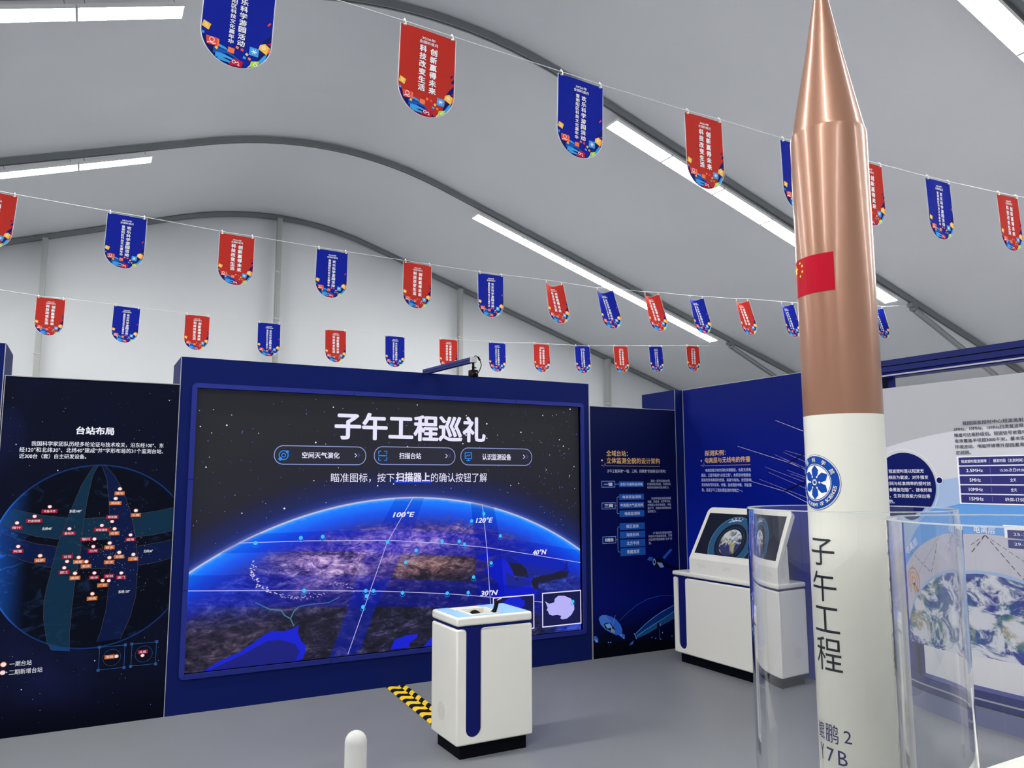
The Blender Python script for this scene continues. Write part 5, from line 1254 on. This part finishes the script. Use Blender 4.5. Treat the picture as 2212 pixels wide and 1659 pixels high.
# round blue emblem
A = cart(); e0 = A.inv(1763, 1041); er_ = (A.inv(1790, 981)[1] - A.inv(1786, 1103)[1])/2
rr_ = A.inv(1817.5, 1043)[0]; ecx = rr_ - er_; ecz = (A.inv(1790, 981)[1] + A.inv(1786, 1103)[1])/2
EB = mat('emblem_blue', (22, 62, 142), 0.4)
A.disc(ecx, ecz, er_, er_, EB, 1, 64); A.disc(ecx, ecz, er_*0.985, er_*0.985, RWHITE, 2, 64); A.ring(ecx, ecz, er_*0.67, er_*0.95, EB, 3, 64); A.disc(ecx, ecz, er_*0.645, er_*0.645, EB, 3, 64); A.disc(ecx, ecz, er_*0.63, er_*0.615, WHITE_PRINT, 4, 64)
for k in range(6):
    q = math.pi/3*k + 0.05; pl = []
    for f, w_ in ((0.10, 0.08), (0.27, 0.135), (0.45, 0.165), (0.60, 0.02)):
        pl.append((f*er_, w_*er_))
    pp = [(f, w_) for f, w_ in pl] + [(f, -w_) for f, w_ in reversed(pl)]
    A.poly([(ecx + f*math.sin(q) + w_*math.cos(q), ecz + f*math.cos(q) - w_*math.sin(q)) for f, w_ in pp], EB, 5)
A.disc(ecx, ecz, er_*0.24, er_*0.24, EB, 6, 24); A.ring(ecx, ecz, er_*0.07, er_*0.12, RWHITE, 7, 6)
for k in range(6): q = math.pi/3*k + 0.55; A.disc(ecx + er_*0.22*math.sin(q), ecz + er_*0.22*math.cos(q), er_*0.036, er_*0.04, RWHITE, 7, 12)
A.fine = None
for i, ch in enumerate('中国科学院'):
    q = math.radians(-62 + 31*i); x_, y_ = ecx + er_*0.805*math.sin(q), ecz + er_*0.805*math.cos(q); h = er_*0.085
    A.text(ch, x_-h, y_-h, x_+h, y_+h, RWHITE, 6, 0.02, 1.0, 0.0, -q)
cs = 'CHINESE ACADEMY OF SCIENCES'
for i, ch in enumerate(cs):
    if ch == ' ': continue
    q = math.radians(-180 + 78 - 156*i/(len(cs)-1)); x_, y_ = ecx + er_*0.805*math.sin(q), ecz + er_*0.805*math.cos(q); h = er_*0.062; w_ = er_*(0.02 if ch == 'I' else 0.045)
    A.text(ch, x_-w_, y_-h, x_+w_, y_+h, RWHITE, 6, 0.02, 1.0, 0.0, -q + math.pi)
A.build('emblem', LOWB, 'round blue and white emblem')
A = cart(); INK = mat('rocket_ink', (26, 28, 40), 0.4); INK2 = mat('rocket_ink_blue', (40, 42, 92), 0.4); A.fine = 0.02
for ch, u, v, hp in (('子', 1773, 1192, 58), ('午', 1777, 1266, 64), ('工', 1783, 1338, 54), ('程', 1788, 1413, 72)):
    c1 = A.inv(u, v); hh = abs(A.inv(u, v-hp/2)[1] - A.inv(u, v+hp/2)[1])/2
    A.text(ch, c1[0]-0.040, c1[1]-hh, c1[0]+0.040, c1[1]+hh, INK, 1)
A.build('lettering', LOWB, 'four tall black characters')
A = cart(); A.fine = 0.02
for ch, xa, xb, yc, hp in (('鲲', 1770.5, 1781, 1571, 34), ('鹏', 1784, 1811, 1579, 40), ('2', 1823, 1840, 1591, 27), ('Y', 1774, 1781, 1618, 33), ('7', 1787, 1802, 1627, 30), ('B', 1811, 1831, 1636, 31)):
    a, b = A.inv(xa, yc), A.inv(xb, yc)
    hh = abs(A.inv((xa+xb)/2, yc-hp/2)[1] - A.inv((xa+xb)/2, yc+hp/2)[1])/2
    A.text(ch, a[0], a[1]-hh, b[0], a[1]+hh, INK2, 1)
A.build('lettering', LOWB, 'small dark blue lettering near the foot')

def acrylic():
    m = bpy.data.materials.new('clear_acrylic'); m.use_nodes = True; b = m.node_tree.nodes['Principled BSDF']
    b.inputs['Base Color'].default_value = (0.985, 0.99, 0.992, 1); b.inputs['Roughness'].default_value = 0.0
    b.inputs['Transmission Weight'].default_value = 1.0; b.inputs['IOR'].default_value = 1.45
    return m
ACR = acrylic(); RIMM = mat('acrylic_rim', (176, 182, 180), 0.12, 0.0); RIMM.node_tree.nodes['Principled BSDF'].inputs['Alpha'].default_value = 0.5
def tube_case(c, label):
    t = thing('acrylic_tube', label, 'display tube', (c[0], c[1], PLZ), 'clear acrylic tubes')
    mb = MB(); mb.lathe([(TR, PLZ), (TR, RIM-0.003), (TR-0.005, RIM-0.003), (TR-0.005, PLZ)], c, ACR, 128, True); mb.build('tube_wall', t)
    mb = MB(); mb.lathe([(TR, RIM-0.0028), (TR-0.001, RIM), (TR-0.004, RIM), (TR-0.005, RIM-0.0028)], c, RIMM, 128, True); mb.build('rim', t, 'polished rim')
T2 = polar(62.16, 1.762)
tube_case(RC, 'clear acrylic tube standing round the copper and white rocket')
tube_case(T2, 'clear acrylic tube without a rocket, nearer the viewpoint than the rocket')
def plinth(c, h, label, wd):
    t = thing('display_plinth', label, 'plinth', (c[0], c[1], 0))
    mb = MB(); mb.lathe([(0, 0), (wd, 0), (wd, h-0.01), (wd-0.01, h), (0, h)], c, WHITE, 64); mb.build('drum', t)
plinth(RC, PLZ, 'round white plinth carrying the copper rocket and its tube', TR+0.03)
plinth(T2, PLZ, 'round white plinth under the acrylic tube without a rocket', TR+0.03)
# white cabinet edge in the lower right corner
pa = on_z(2117, 1659, 0.72); pb = on_z(2212, 1630, 0.72); dv = (pb-pa); dv.z = 0; dv.normalize(); nv = Vector((dv.y, -dv.x, 0))
if nv.dot(Vector((-pa.x, -pa.y, 0))) < 0: nv = -nv
t = thing('low_cabinet', 'low white cabinet behind the acrylic tube without a rocket', 'cabinet', (pb.x, pb.y, 0))
s0 = pa - dv*0.12; s1 = pb + dv*0.9
mb = MB(); mb.prism([Vector((p.x, p.y, 0.69)) for p in (s0, s1, s1 + nv*0.18, s0 + nv*0.18)], (0, 0, 0.03), WHITE); mb.build('top', t)
mb = MB(); mb.prism([Vector((p.x, p.y, 0.0)) for p in (s0 + dv*0.01 + nv*0.01, s1 - dv*0.01 + nv*0.01, s1 - dv*0.01 + nv*0.17, s0 + dv*0.01 + nv*0.17)], (0, 0, 0.69), WHITE); mb.build('body', t)

# slim white post close to the camera
dpt = 0.95; p = CAM + ray(768, 1640).normalized()*dpt
t = thing('slim_post', 'slim round-topped white post nearest the viewpoint, in front of the screen wall', 'post', (p.x, p.y, 0))
ztop = CAM.z + ray(768, 1572).normalized().z*dpt; r = 0.0118
mb = MB(); mb.lathe([(r, 0.02), (r, ztop-r)] + [(r*math.cos(math.pi/2*k/6), ztop-r+r*math.sin(math.pi/2*k/6)) for k in range(1, 7)], (p.x, p.y), mat('post_white', (168, 168, 166), 0.6), 24); mb.build('rod', t)
mb = MB(); mb.lathe([(0, 0), (0.12, 0), (0.12, 0.012), (0.02, 0.02), (0, 0.02)], (p.x, p.y), WHITE, 32); mb.build('foot', t)

for o in LOCAL:
    if '_local' in o: del o['_local']
for o in bpy.data.objects:
    if '_local' in o: del o['_local']
    if o.parent is not None and 'category' in o: del o['category']
